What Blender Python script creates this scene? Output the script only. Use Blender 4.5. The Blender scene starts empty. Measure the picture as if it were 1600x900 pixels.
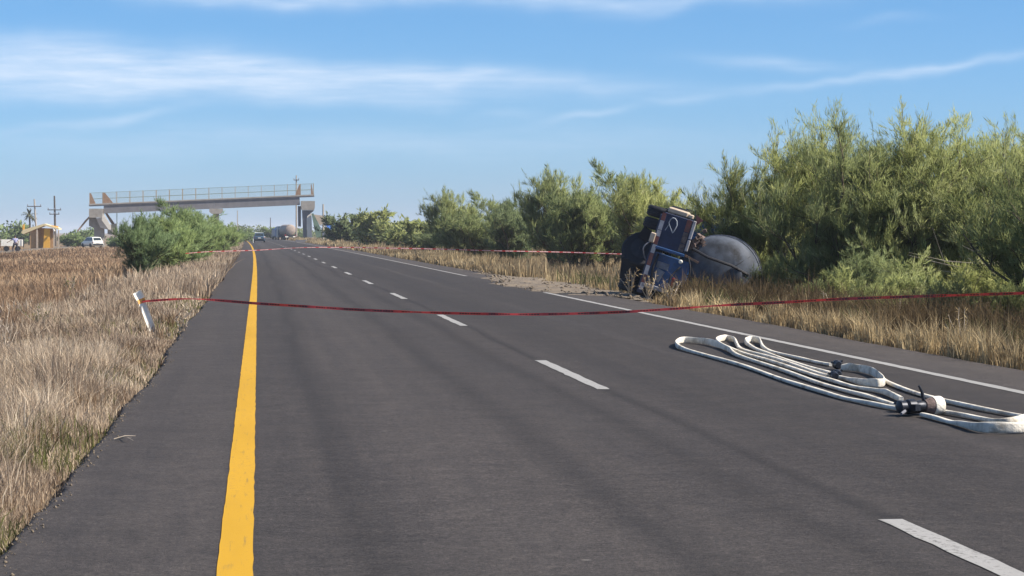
import bpy, math, random
import numpy as np
from mathutils import Vector, Matrix

C = bpy.context.scene.collection
SC = bpy.context.scene
R = math.radians
random.seed(7)

# ------------------------------------------------------------------ camera
F_PX, VPX, HOR = 3570.0, 403.0, 363.0          # focal length in photo pixels, vanishing point of the road
CAM_H = 1.5
YAW = math.atan((800 - VPX) / F_PX)
PITCH = math.atan((450 - HOR) / F_PX)
cd = bpy.data.cameras.new('camera')
cam = bpy.data.objects.new('camera', cd)
C.objects.link(cam)
cam.location = (0, 0, CAM_H)
cam.rotation_euler = (math.pi / 2 - PITCH, 0, -YAW)
cd.sensor_width = 36
cd.lens = F_PX / 1600 * 36
cd.clip_start, cd.clip_end = 0.3, 20000
SC.camera = cam
CAM_M = cam.rotation_euler.to_matrix()


def ray(px, py):
    return CAM_M @ Vector(((px - 800) / F_PX, (450 - py) / F_PX, -1))


def gnd(px, py, z=0.0):
    d = ray(px, py)
    t = (z - CAM_H) / d.z
    return Vector((0, 0, CAM_H)) + d * t


def at(px, py, Y):
    d = ray(px, py)
    return Vector((0, 0, CAM_H)) + d * (Y / d.y)


# ------------------------------------------------------------------ light, sky
SUN_EL, SUN_AZ = R(43), R(106)                   # azimuth measured from +Y (down the road) towards +X
SC.view_settings.view_transform = 'Standard'
SC.view_settings.look = 'None'
SC.view_settings.exposure = 0.85
SC.view_settings.gamma = 1
SC.view_settings.use_curve_mapping = False
SC.render.engine = 'CYCLES'
SC.cycles.max_bounces = 6
SC.cycles.diffuse_bounces = 4
SC.cycles.glossy_bounces = 2
SC.cycles.transmission_bounces = 4
SC.cycles.transparent_max_bounces = 6
SC.cycles.volume_bounces = 0
SC.cycles.use_denoising = True

sd = bpy.data.lights.new('sun', 'SUN')
sun = bpy.data.objects.new('sun', sd)
C.objects.link(sun)
sd.energy = 5.0
sd.angle = R(0.5)
sd.color = (1.0, 0.90, 0.77)
sdir = Vector((math.sin(SUN_AZ) * math.cos(SUN_EL), math.cos(SUN_AZ) * math.cos(SUN_EL), math.sin(SUN_EL)))
sun.rotation_euler = (-sdir).to_track_quat('-Z', 'Y').to_euler()
sun.location = (30, 10, 40)


class NT:
    """tiny node helper"""
    def __init__(self, tree):
        self.t = tree
        tree.nodes.clear()

    def n(self, kind, **kw):
        nd = self.t.nodes.new(kind)
        for k, v in kw.items():
            setattr(nd, k, v)
        return nd

    def link(self, a, b):
        self.t.links.new(a, b)

    def put(self, sock, v):
        if isinstance(v, bpy.types.NodeSocket):
            self.link(v, sock)
        else:
            sock.default_value = v

    def m(self, op, a, b=0.0, c=None, clamp=False):
        nd = self.n('ShaderNodeMath', operation=op, use_clamp=clamp)
        self.put(nd.inputs[0], a)
        self.put(nd.inputs[1], b)
        if c is not None:
            self.put(nd.inputs[2], c)
        return nd.outputs[0]

    def mix(self, fac, a, b, blend='MIX'):
        nd = self.n('ShaderNodeMix', data_type='RGBA', blend_type=blend)
        self.put(nd.inputs['Factor'], fac)
        self.put(nd.inputs['A'], a if isinstance(a, bpy.types.NodeSocket) else (*a, 1))
        self.put(nd.inputs['B'], b if isinstance(b, bpy.types.NodeSocket) else (*b, 1))
        return nd.outputs['Result']

    def noise(self, vec, scale, detail=4, rough=0.55, out='Fac', dim='3D'):
        nd = self.n('ShaderNodeTexNoise', noise_dimensions=dim)
        nd.inputs['Scale'].default_value = scale
        nd.inputs['Detail'].default_value = detail
        nd.inputs['Roughness'].default_value = rough
        if vec is not None:
            self.link(vec, nd.inputs['Vector'])
        return nd.outputs[out]

    def scale(self, vec, s, loc=(0, 0, 0)):
        nd = self.n('ShaderNodeMapping')
        nd.inputs['Scale'].default_value = s
        nd.inputs['Location'].default_value = loc
        self.link(vec, nd.inputs['Vector'])
        return nd.outputs[0]

    def ramp(self, fac, stops, interp='LINEAR'):
        nd = self.n('ShaderNodeValToRGB')
        cr = nd.color_ramp
        cr.interpolation = interp
        while len(cr.elements) < len(stops):
            cr.elements.new(0.5)
        for e, (p, c) in zip(cr.elements, stops):
            e.position = p
            e.color = (*c, 1) if len(c) == 3 else c
        self.link(fac, nd.inputs[0])
        return nd.outputs[0]

    def map(self, v, a, b, c=0.0, d=1.0, smooth=False):
        nd = self.n('ShaderNodeMapRange', interpolation_type='SMOOTHSTEP' if smooth else 'LINEAR')
        nd.inputs['From Min'].default_value = a
        nd.inputs['From Max'].default_value = b
        nd.inputs['To Min'].default_value = c
        nd.inputs['To Max'].default_value = d
        self.put(nd.inputs['Value'], v)
        return nd.outputs[0]


def make_world():
    w = bpy.data.worlds.new('World')
    SC.world = w
    w.use_nodes = True
    t = NT(w.node_tree)
    sky = t.n('ShaderNodeTexSky', sky_type='NISHITA')
    sky.sun_disc = False
    sky.sun_elevation = SUN_EL
    sky.sun_rotation = SUN_AZ
    sky.altitude = 0
    sky.air_density = 1.0
    sky.dust_density = 0.3
    sky.ozone_density = 4.0
    tc = t.n('ShaderNodeTexCoord')
    sep = t.n('ShaderNodeSeparateXYZ')
    t.link(tc.outputs['Generated'], sep.inputs[0])
    x, y, z = sep.outputs
    az = t.m('ARCTAN2', x, y)
    el = t.m('ARCSINE', z)
    # the low air of that day: deeper blue towards the horizon than the clear-air model gives
    tint = t.ramp(t.map(el, 0.0, 0.35), [(0.0, SKY_T0), (0.10, SKY_T1), (0.30, SKY_T2), (1.0, SKY_T3)])
    col = t.mix(1.0, sky.outputs[0], t.mix(1.0, tint, (2.0, 2.0, 2.0), 'MULTIPLY'), 'MULTIPLY')
    comb = t.n('ShaderNodeCombineXYZ')
    t.link(az, comb.inputs[0])
    t.link(el, comb.inputs[1])
    ae = comb.outputs[0]
    warp = t.noise(ae, 14, 3, 0.5)
    fib = t.noise(t.scale(ae, (9, 90, 1)), 1.6, 7, 0.66)
    fine = t.noise(t.scale(ae, (40, 260, 1), (3, 1, 0)), 1.0, 5, 0.6)
    elw = t.m('ADD', el, t.map(warp, 0.3, 0.7, -0.004, 0.004))

    def band(px, py, wx, wy, slope, amp, p=2.0):
        a0 = YAW + math.atan((px - 800) / F_PX)
        e0 = (HOR - py) / F_PX
        da = t.m('SUBTRACT', az, a0)
        u = t.m('DIVIDE', da, wx / F_PX)
        v = t.m('DIVIDE', t.m('SUBTRACT', elw, t.m('MULTIPLY_ADD', da, slope, e0)), wy / F_PX)
        r2 = t.m('ADD', t.m('POWER', t.m('ABSOLUTE', u), 2.0), t.m('POWER', t.m('ABSOLUTE', v), p))
        return t.m('MULTIPLY', t.m('EXPONENT', t.m('MULTIPLY', r2, -1.0)), amp)

    parts = [band(60, 110, 300, 46, -0.02, 0.50, 4), band(430, 127, 330, 33, -0.03, 0.52, 4),
             band(780, 126, 240, 15, -0.05, 0.42), band(700, -2, 420, 17, 0.0, 0.55), band(1190, -2, 170, 12, 0.10, 0.35),
             band(330, 2, 150, 12, 0.0, 0.3), band(1200, 100, 110, 10, -0.05, 0.30), band(1400, 118, 240, 7, 0.10, 0.42),
             band(915, 184, 60, 7, 0.16, 0.40), band(800, 183, 50, 8, 0.0, 0.25), band(170, 185, 140, 8, 0.12, 0.30),
             band(1060, 158, 50, 6, 0.1, 0.25), band(500, 225, 620, 26, 0.0, 0.22), band(1390, 40, 60, 8, 0.0, 0.12)]
    s = parts[0]
    for q in parts[1:]:
        s = t.m('ADD', s, q)
    tex = t.m('MULTIPLY', t.map(fib, 0.28, 0.62, 0.45, 1.1), t.map(fine, 0.25, 0.7, 0.75, 1.1))
    s = t.m('MULTIPLY', s, tex)
    # the same thin cirrus over the rest of the sky
    gen = t.noise(t.scale(tc.outputs['Generated'], (1.2, 1.2, 5)), 2.2, 7, 0.6)
    up = t.map(el, 0.12, 0.25, 0, 1, True)
    s = t.m('ADD', s, t.m('MULTIPLY', t.map(gen, 0.5, 0.75, 0, 0.4), up))
    s = t.m('MINIMUM', s, 0.85)
    col = t.mix(s, col, CLOUD_C)
    bg = t.n('ShaderNodeBackground')
    bg.inputs['Strength'].default_value = 0.07
    t.link(col, bg.inputs['Color'])
    out = t.n('ShaderNodeOutputWorld')
    t.link(bg.outputs[0], out.inputs[0])


SKY_T0, SKY_T1, SKY_T2, SKY_T3 = (0.293, 0.405, 0.68), (0.262, 0.393, 0.622), (0.236, 0.378, 0.55), (0.5, 0.5, 0.5)
CLOUD_C = (6.3, 7.2, 8.5)
make_world()


# ------------------------------------------------------------------ materials
def principled(name):
    m = bpy.data.materials.new(name)
    m.use_nodes = True
    t = NT(m.node_tree)
    b = t.n('ShaderNodeBsdfPrincipled')
    o = t.n('ShaderNodeOutputMaterial')
    t.link(b.outputs[0], o.inputs[0])
    return m, t, b, o


def simple(name, col, rough=0.6, metal=0.0, var=0.25, scale=6.0, bump=0.0, dirt=None, spec=0.5):
    m, t, b, o = principled(name)
    tc = t.n('ShaderNodeTexCoord')
    v = tc.outputs['Object']
    n = t.noise(v, scale, 5, 0.6)
    c = t.mix(t.map(n, 0.3, 0.7), tuple(x * (1 - var) for x in col), tuple(min(1, x * (1 + var)) for x in col))
    if dirt:
        n2 = t.noise(v, scale * 0.35, 6, 0.7)
        c = t.mix(t.map(n2, 0.48, 0.68, 0, dirt[3], True), c, dirt[:3])
    t.link(c, b.inputs['Base Color'])
    b.inputs['Roughness'].default_value = rough
    b.inputs['Metallic'].default_value = metal
    b.inputs['Specular IOR Level'].default_value = spec
    if bump:
        bn = t.n('ShaderNodeBump')
        bn.inputs['Strength'].default_value = bump
        bn.inputs['Distance'].default_value = 0.02
        t.link(t.noise(v, scale * 6, 4, 0.6), bn.inputs['Height'])
        t.link(bn.outputs[0], b.inputs['Normal'])
    return m


def plant_mat(name, stops, trans=0.5, rough=0.6):
    m = bpy.data.materials.new(name)
    m.use_nodes = True
    t = NT(m.node_tree)
    o = t.n('ShaderNodeOutputMaterial')
    a = t.n('ShaderNodeAttribute', attribute_name='tone')
    c = t.ramp(a.outputs['Fac'], stops)
    oi = t.n('ShaderNodeObjectInfo')
    c = t.mix(1.0, c, t.ramp(oi.outputs['Random'], [(0, (0.85, 0.88, 0.95)), (1, (1.12, 1.08, 0.95))]), 'MULTIPLY')
    d = t.n('ShaderNodeBsdfDiffuse')
    tr = t.n('ShaderNodeBsdfTranslucent')
    t.link(c, d.inputs[0])
    t.link(c, tr.inputs[0])
    ms = t.n('ShaderNodeMixShader')
    ms.inputs[0].default_value = trans
    t.link(d.outputs[0], ms.inputs[1])
    t.link(tr.outputs[0], ms.inputs[2])
    t.link(ms.outputs[0], o.inputs[0])
    return m


def asphalt():
    m, t, b, o = principled('asphalt')
    uv = t.n('ShaderNodeUVMap', uv_map='road').outputs[0]
    sep = t.n('ShaderNodeSeparateXYZ')
    t.link(uv, sep.inputs[0])
    wob = t.noise(t.scale(uv, (0.02, 0.06, 1)), 1.0, 3, 0.5)
    x = t.m('ADD', sep.outputs[0], t.map(wob, 0.3, 0.7, -0.12, 0.12))
    f = t.map(x, -2, 9)
    P = lambda v: (v + 2) / 11
    stops = []
    for v, k in [(-2, 1.28), (-0.3, 1.26), (0.0, 1.02), (0.35, 1.0), (0.5, 0.76), (0.75, 1.05), (1.2, 1.18), (1.75, 1.06), (1.98, 0.77),
                 (2.25, 1.0), (2.6, 1.02), (2.83, 0.71), (3.05, 1.0), (3.22, 0.95), (3.3, 0.6), (3.42, 0.95), (4.0, 0.78), (5.0, 0.84),
                 (5.15, 1.05), (5.35, 0.84), (6.4, 0.80), (7.1, 0.85), (7.3, 1.22), (9, 1.3)]:
        stops.append((P(v), (k * 0.5,) * 3))
    band = t.ramp(f, stops)
    base = t.mix(t.noise(uv, 0.5, 5, 0.6), (0.0395, 0.0360, 0.0348), (0.0545, 0.0498, 0.0480))
    streak = t.noise(t.scale(uv, (3.0, 0.05, 1)), 1.0, 5, 0.65)
    base = t.mix(t.map(streak, 0.3, 0.7), t.mix(1.0, base, (0.86, 0.86, 0.88), 'MULTIPLY'), t.mix(1.0, base, (1.12, 1.1, 1.08), 'MULTIPLY'))
    wide = t.map(wob, 0.3, 0.75)
    fade = t.mix(t.map(wide, 0, 1, 0.8, 1.25), (0.5, 0.5, 0.5), band)
    base = t.mix(1.0, base, t.mix(1.0, fade, (2, 2, 2), 'MULTIPLY'), 'MULTIPLY')
    grit = t.noise(uv, 70, 3, 0.7)
    base = t.mix(1.0, base, t.ramp(grit, [(0.3, (0.5, 0.5, 0.5)), (0.52, (0.95, 0.95, 0.95)), (0.72, (1.8, 1.72, 1.65))]), 'MULTIPLY')
    grit2 = t.noise(uv, 26, 3, 0.75)
    base = t.mix(1.0, base, t.ramp(grit2, [(0.33, (0.68, 0.68, 0.68)), (0.66, (1.36, 1.34, 1.32))]), 'MULTIPLY')
    mott = t.noise(uv, 9, 4, 0.7)
    base = t.mix(1.0, base, t.ramp(mott, [(0.3, (0.74, 0.74, 0.74)), (0.7, (1.18, 1.18, 1.18))]), 'MULTIPLY')
    blot = t.noise(uv, 2.2, 5, 0.7)
    base = t.mix(1.0, base, t.ramp(blot, [(0.32, (0.84, 0.84, 0.85)), (0.68, (1.15, 1.14, 1.13))]), 'MULTIPLY')
    sp = t.n('ShaderNodeTexVoronoi', feature='F1')
    sp.inputs['Scale'].default_value = 0.9
    t.link(uv, sp.inputs['Vector'])
    spot = t.map(sp.outputs['Distance'], 0.012, 0.03, 1, 0)
    base = t.mix(t.m('MULTIPLY', spot, 0.6), base, (0.16, 0.15, 0.14))
    t.link(base, b.inputs['Base Color'])
    b.inputs['Roughness'].default_value = 0.78
    b.inputs['Specular IOR Level'].default_value = 0.22
    bn = t.n('ShaderNodeBump')
    bn.inputs['Strength'].default_value = 0.5
    bn.inputs['Distance'].default_value = 0.01
    t.link(t.noise(uv, 110, 3, 0.7), bn.inputs['Height'])
    t.link(bn.outputs[0], b.inputs['Normal'])
    return m


def road_paint(name, col, wear=0.5):
    m, t, b, o = principled(name)
    uv = t.n('ShaderNodeUVMap', uv_map='road').outputs[0]
    n = t.noise(uv, 22, 6, 0.75)
    n2 = t.noise(t.scale(uv, (1.5, 0.25, 1)), 1.0, 4, 0.6)
    w = t.map(t.m('ADD', n, t.map(n2, 0.3, 0.7, -0.12, 0.12)), 0.56, 0.72, 0, wear, True)
    c = t.mix(t.map(n2, 0.3, 0.7), tuple(x * 0.82 for x in col), col)
    c = t.mix(w, c, (0.09, 0.085, 0.08))
    sc = t.noise(t.scale(uv, (34, 2.2, 1)), 1.0, 4, 0.6)
    c = t.mix(t.map(sc, 0.60, 0.74, 0, 0.65), c, (0.10, 0.085, 0.06))
    t.link(c, b.inputs['Base Color'])
    b.inputs['Roughness'].default_value = 0.7
    b.inputs['Specular IOR Level'].default_value = 0.3
    bn = t.n('ShaderNodeBump')
    bn.inputs['Strength'].default_value = 0.3
    bn.inputs['Distance'].default_value = 0.006
    t.link(t.noise(uv, 90, 3, 0.7), bn.inputs['Height'])
    t.link(bn.outputs[0], b.inputs['Normal'])
    return m


def soil():
    m, t, b, o = principled('soil')
    g = t.n('ShaderNodeNewGeometry').outputs['Position']
    n = t.noise(g, 0.12, 6, 0.65)
    n2 = t.noise(g, 2.5, 6, 0.7)
    n3 = t.noise(g, 40, 3, 0.7)
    c = t.ramp(n, [(0.3, (0.13, 0.085, 0.055)), (0.5, (0.20, 0.145, 0.095)), (0.7, (0.25, 0.20, 0.13))])
    c = t.mix(1.0, c, t.ramp(n2, [(0.3, (0.7, 0.7, 0.7)), (0.7, (1.2, 1.2, 1.2))]), 'MULTIPLY')
    c = t.mix(1.0, c, t.ramp(n3, [(0.3, (0.65, 0.65, 0.65)), (0.7, (1.3, 1.3, 1.3))]), 'MULTIPLY')
    t.link(c, b.inputs['Base Color'])
    b.inputs['Roughness'].default_value = 0.95
    b.inputs['Specular IOR Level'].default_value = 0.1
    bn = t.n('ShaderNodeBump')
    bn.inputs['Strength'].default_value = 0.8
    bn.inputs['Distance'].default_value = 0.05
    t.link(n3, bn.inputs['Height'])
    t.link(bn.outputs[0], b.inputs['Normal'])
    return m


def gravel_mat():
    m, t, b, o = principled('gravel')
    g = t.n('ShaderNodeNewGeometry').outputs['Position']
    n = t.noise(g, 1.2, 6, 0.65)
    n3 = t.noise(g, 22, 4, 0.75)
    c = t.ramp(n, [(0.3, (0.10, 0.086, 0.072)), (0.5, (0.175, 0.143, 0.108)), (0.7, (0.27, 0.215, 0.145))])
    c = t.mix(1.0, c, t.ramp(n3, [(0.3, (0.6, 0.6, 0.6)), (0.7, (1.3, 1.3, 1.3))]), 'MULTIPLY')
    t.link(c, b.inputs['Base Color'])
    b.inputs['Roughness'].default_value = 0.95
    bn = t.n('ShaderNodeBump')
    bn.inputs['Strength'].default_value = 0.9
    bn.inputs['Distance'].default_value = 0.04
    t.link(n3, bn.inputs['Height'])
    t.link(bn.outputs[0], b.inputs['Normal'])
    return m


def tape_mat(name, pale):
    m, t, b, o = principled(name)
    uv = t.n('ShaderNodeUVMap', uv_map='road').outputs[0]
    sep = t.n('ShaderNodeSeparateXYZ')
    t.link(uv, sep.inputs[0])
    u = t.m('MODULO', sep.outputs[1], 0.46)
    print_or_glare = t.m('MULTIPLY', t.m('GREATER_THAN', u, 0.13), t.m('LESS_THAN', t.m('ABSOLUTE', t.m('SUBTRACT', sep.outputs[0], 0.5)), 0.27))
    gap = t.m('GREATER_THAN', t.m('ABSOLUTE', t.m('SUBTRACT', u, 0.29)), 0.008)
    lett = t.m('GREATER_THAN', t.m('MODULO', sep.outputs[1], 0.045), 0.008)
    print_or_glare = t.m('MULTIPLY', t.m('MULTIPLY', print_or_glare, gap), lett)
    c = t.mix(t.m('MULTIPLY', print_or_glare, 0.9), (0.38, 0.040, 0.042), (0.75, 0.68, 0.66) if pale else (0.025, 0.012, 0.014))  # pale blocks: sun glare on the far tape, put into its colour
    t.link(c, b.inputs['Base Color'])
    b.inputs['Roughness'].default_value = 0.4
    tr = t.n('ShaderNodeBsdfTranslucent')
    t.link(c, tr.inputs[0])
    ms = t.n('ShaderNodeMixShader')
    ms.inputs[0].default_value = 0.3
    t.link(b.outputs[0], ms.inputs[1])
    t.link(tr.outputs[0], ms.inputs[2])
    t.link(ms.outputs[0], o.inputs[0])
    return m


M = {}
M['asphalt'] = asphalt()
M['yellow_paint'] = road_paint('yellow_paint', (0.50, 0.285, 0.010), 0.5)
M['white_paint'] = road_paint('white_paint', (0.31, 0.31, 0.305), 0.9)
M['worn_white_paint'] = road_paint('worn_white_paint', (0.26, 0.255, 0.245), 0.9)
M['soil'] = soil()
M['gravel'] = gravel_mat()
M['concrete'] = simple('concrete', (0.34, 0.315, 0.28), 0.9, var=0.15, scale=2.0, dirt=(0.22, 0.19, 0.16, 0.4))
M['beam'] = simple('beam_shade_concrete', (0.19, 0.187, 0.20), 0.9, var=0.12, scale=1.0, dirt=(0.15, 0.14, 0.14, 0.4))
M['white_lit_wall'] = simple('white_lit_wall', (0.70, 0.66, 0.58), 0.85, var=0.08, scale=2.0)
M['green_panel'] = simple('green_panel', (0.13, 0.20, 0.15), 0.8, var=0.2, scale=2.0)
M['post'] = simple('rail_post', (0.36, 0.27, 0.15), 0.7, var=0.2, scale=3)
M['wire'] = simple('wire_mesh', (0.30, 0.36, 0.30), 0.6, 0.3, var=0.1)
M['rust_shade'] = simple('rust_shade_plate', (0.30, 0.19, 0.12), 0.8, var=0.25, scale=4)
M['pole_wood'] = simple('pole_wood', (0.09, 0.075, 0.065), 0.9, var=0.2, scale=3)
M['pole_concrete'] = simple('pole_concrete', (0.36, 0.32, 0.27), 0.9, var=0.1, scale=3)
M['navy'] = simple('navy_paint', (0.009, 0.020, 0.066), 0.5, var=0.3, scale=5, dirt=(0.05, 0.045, 0.04, 0.35))
M['blue'] = simple('blue_paint', (0.014, 0.064, 0.19), 0.4, var=0.3, scale=5, dirt=(0.04, 0.045, 0.05, 0.5))
M['rubber'] = simple('rubber', (0.008, 0.010, 0.016), 0.8, var=0.35, scale=12, bump=0.3)
M['rim'] = simple('rim_steel', (0.025, 0.028, 0.038), 0.6, 0.4, var=0.3, scale=8)
M['dark_metal'] = simple('dark_metal', (0.014, 0.016, 0.024), 0.6, 0.2, var=0.3, scale=8)
M['grey_metal'] = simple('grey_metal', (0.20, 0.21, 0.25), 0.55, 0.3, var=0.3, scale=8, dirt=(0.08, 0.07, 0.06, 0.6))
M['tank'] = simple('tank_shell', (0.066, 0.080, 0.108), 0.65, 0.0, var=0.5, scale=3.2, dirt=(0.018, 0.017, 0.018, 0.95), spec=0.2)
M['tape_red'] = simple('reflector_red', (0.20, 0.06, 0.05), 0.45, var=0.3, scale=14, dirt=(0.12, 0.09, 0.08, 0.5))
M['tape_white'] = simple('reflector_white', (0.44, 0.43, 0.46), 0.45, var=0.15, scale=14, dirt=(0.3, 0.25, 0.22, 0.5))
M['cream'] = simple('cream_paint', (0.46, 0.38, 0.30), 0.6, var=0.15, scale=5)
M['brown_rough'] = simple('burnt_brown', (0.17, 0.125, 0.115), 0.9, var=0.6, scale=14, bump=0.6, dirt=(0.05, 0.04, 0.04, 0.7))
M['chalk'] = simple('chalk', (0.32, 0.36, 0.42), 0.9, var=0.2, scale=10)
M['amber'] = simple('amber', (0.30, 0.17, 0.10), 0.4)
M['hose'] = simple('hose_canvas', (0.64, 0.61, 0.54), 0.85, var=0.22, scale=7, bump=0.5, dirt=(0.30, 0.26, 0.20, 0.95))
M['hose_brass'] = simple('dark_coupling', (0.02, 0.024, 0.035), 0.45, 0.5, var=0.3, scale=20)
M['white_plastic'] = simple('white_plastic', (0.78, 0.76, 0.70), 0.6, var=0.08, scale=6, dirt=(0.5, 0.42, 0.33, 0.35))
M['orange'] = simple('orange_band', (0.62, 0.30, 0.07), 0.5)
M['tape_near'] = tape_mat('barrier_tape_black_print', False)
M['tape_far'] = tape_mat('barrier_tape_painted_glare', True)
M['car_blue'] = simple('car_blue', (0.035, 0.075, 0.13), 0.35, 0.0, var=0.08)
M['car_white'] = simple('car_white', (0.74, 0.76, 0.72), 0.3, var=0.04)
M['glass'] = simple('dark_glass', (0.02, 0.03, 0.035), 0.1, var=0.1)
M['lamp_red'] = simple('lamp_red', (0.30, 0.02, 0.02), 0.3)
M['yellow_wall'] = simple('yellow_wall', (0.72, 0.38, 0.05), 0.85, var=0.1)
M['roof_cream'] = simple('roof_cream', (0.66, 0.56, 0.34), 0.85, var=0.1)
M['brown_wall'] = simple('brown_wall', (0.42, 0.25, 0.12), 0.9, var=0.15)
M['tarp'] = simple('blue_tarp', (0.03, 0.16, 0.58), 0.5, var=0.2, scale=2)
M['tan_tank'] = simple('tan_tank', (0.30, 0.245, 0.21), 0.6, var=0.2, scale=3)
M['skin'] = simple('skin', (0.30, 0.17, 0.11), 0.6, var=0.05)
M['shirt'] = simple('shirt', (0.30, 0.31, 0.48), 0.9, var=0.1)
M['trousers'] = simple('trousers', (0.03, 0.028, 0.045), 0.9, var=0.2)
M['hair'] = simple('hair', (0.02, 0.015, 0.012), 0.7)
M['bark'] = simple('bark', (0.11, 0.09, 0.062), 0.95, var=0.4, scale=8, bump=0.5)
M['bark_green'] = simple('bark_green', (0.10, 0.105, 0.05), 0.9, var=0.3, scale=8)
M['deadwood'] = simple('deadwood', (0.36, 0.31, 0.25), 0.95, var=0.25, scale=8)
M['leaf'] = plant_mat('leaf_yellow_green', [(0, (0.23, 0.275, 0.10)), (0.45, (0.38, 0.435, 0.18)), (0.8, (0.48, 0.53, 0.25)), (1, (0.56, 0.59, 0.34))])
M['leaf_dark'] = plant_mat('leaf_deep_green', [(0, (0.16, 0.215, 0.10)), (0.5, (0.275, 0.335, 0.155)), (1, (0.40, 0.46, 0.24))])
M['leaf_blue'] = plant_mat('leaf_grey_green', [(0, (0.15, 0.22, 0.105)), (0.5, (0.26, 0.355, 0.165)), (1, (0.38, 0.48, 0.24))])
M['brown_leaf'] = plant_mat('leaf_dried_brown', [(0, (0.06, 0.045, 0.03)), (0.6, (0.15, 0.115, 0.075)), (1, (0.26, 0.20, 0.13))])
M['dry'] = plant_mat('dry_grass', [(0, (0.12, 0.080, 0.052)), (0.35, (0.33, 0.255, 0.195)), (0.7, (0.54, 0.44, 0.33)), (1, (0.72, 0.62, 0.48))], 0.3)
M['dry_brown'] = plant_mat('dry_brown_grass', [(0, (0.15, 0.095, 0.062)), (0.5, (0.37, 0.255, 0.165)), (1, (0.56, 0.43, 0.29))], 0.3)
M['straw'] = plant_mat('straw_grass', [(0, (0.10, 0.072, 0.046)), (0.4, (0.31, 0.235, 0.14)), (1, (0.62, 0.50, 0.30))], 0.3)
M['weed'] = plant_mat('green_weed', [(0, (0.06, 0.07, 0.028)), (0.5, (0.13, 0.14, 0.055)), (1, (0.22, 0.21, 0.10))], 0.35)


# ------------------------------------------------------------------ object helpers
def tag(o, label=None, cat=None, group=None, kind=None):
    if label:
        o['label'] = label
    if cat:
        o['category'] = cat
    if group:
        o['group'] = group
    if kind:
        o['kind'] = kind
    return o


def empty(name, loc=(0, 0, 0), rz=0.0, label=None, cat=None, group=None):
    o = bpy.data.objects.new(name, None)
    C.objects.link(o)
    o.empty_display_size = 0.2
    o.location = loc
    o.rotation_euler = (0, 0, rz)
    return tag(o, label, cat, group)


def link_mesh(name, me, mat, parent=None):
    o = bpy.data.objects.new(name, me)
    if mat and not me.materials:
        me.materials.append(mat)
    C.objects.link(o)
    if parent:
        o.parent = parent
    return o


def copy_tree(o, parent=None):
    c = o.copy()
    C.objects.link(c)
    c.parent = parent
    for ch in list(o.children):
        copy_tree(ch, c)
    return c


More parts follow.
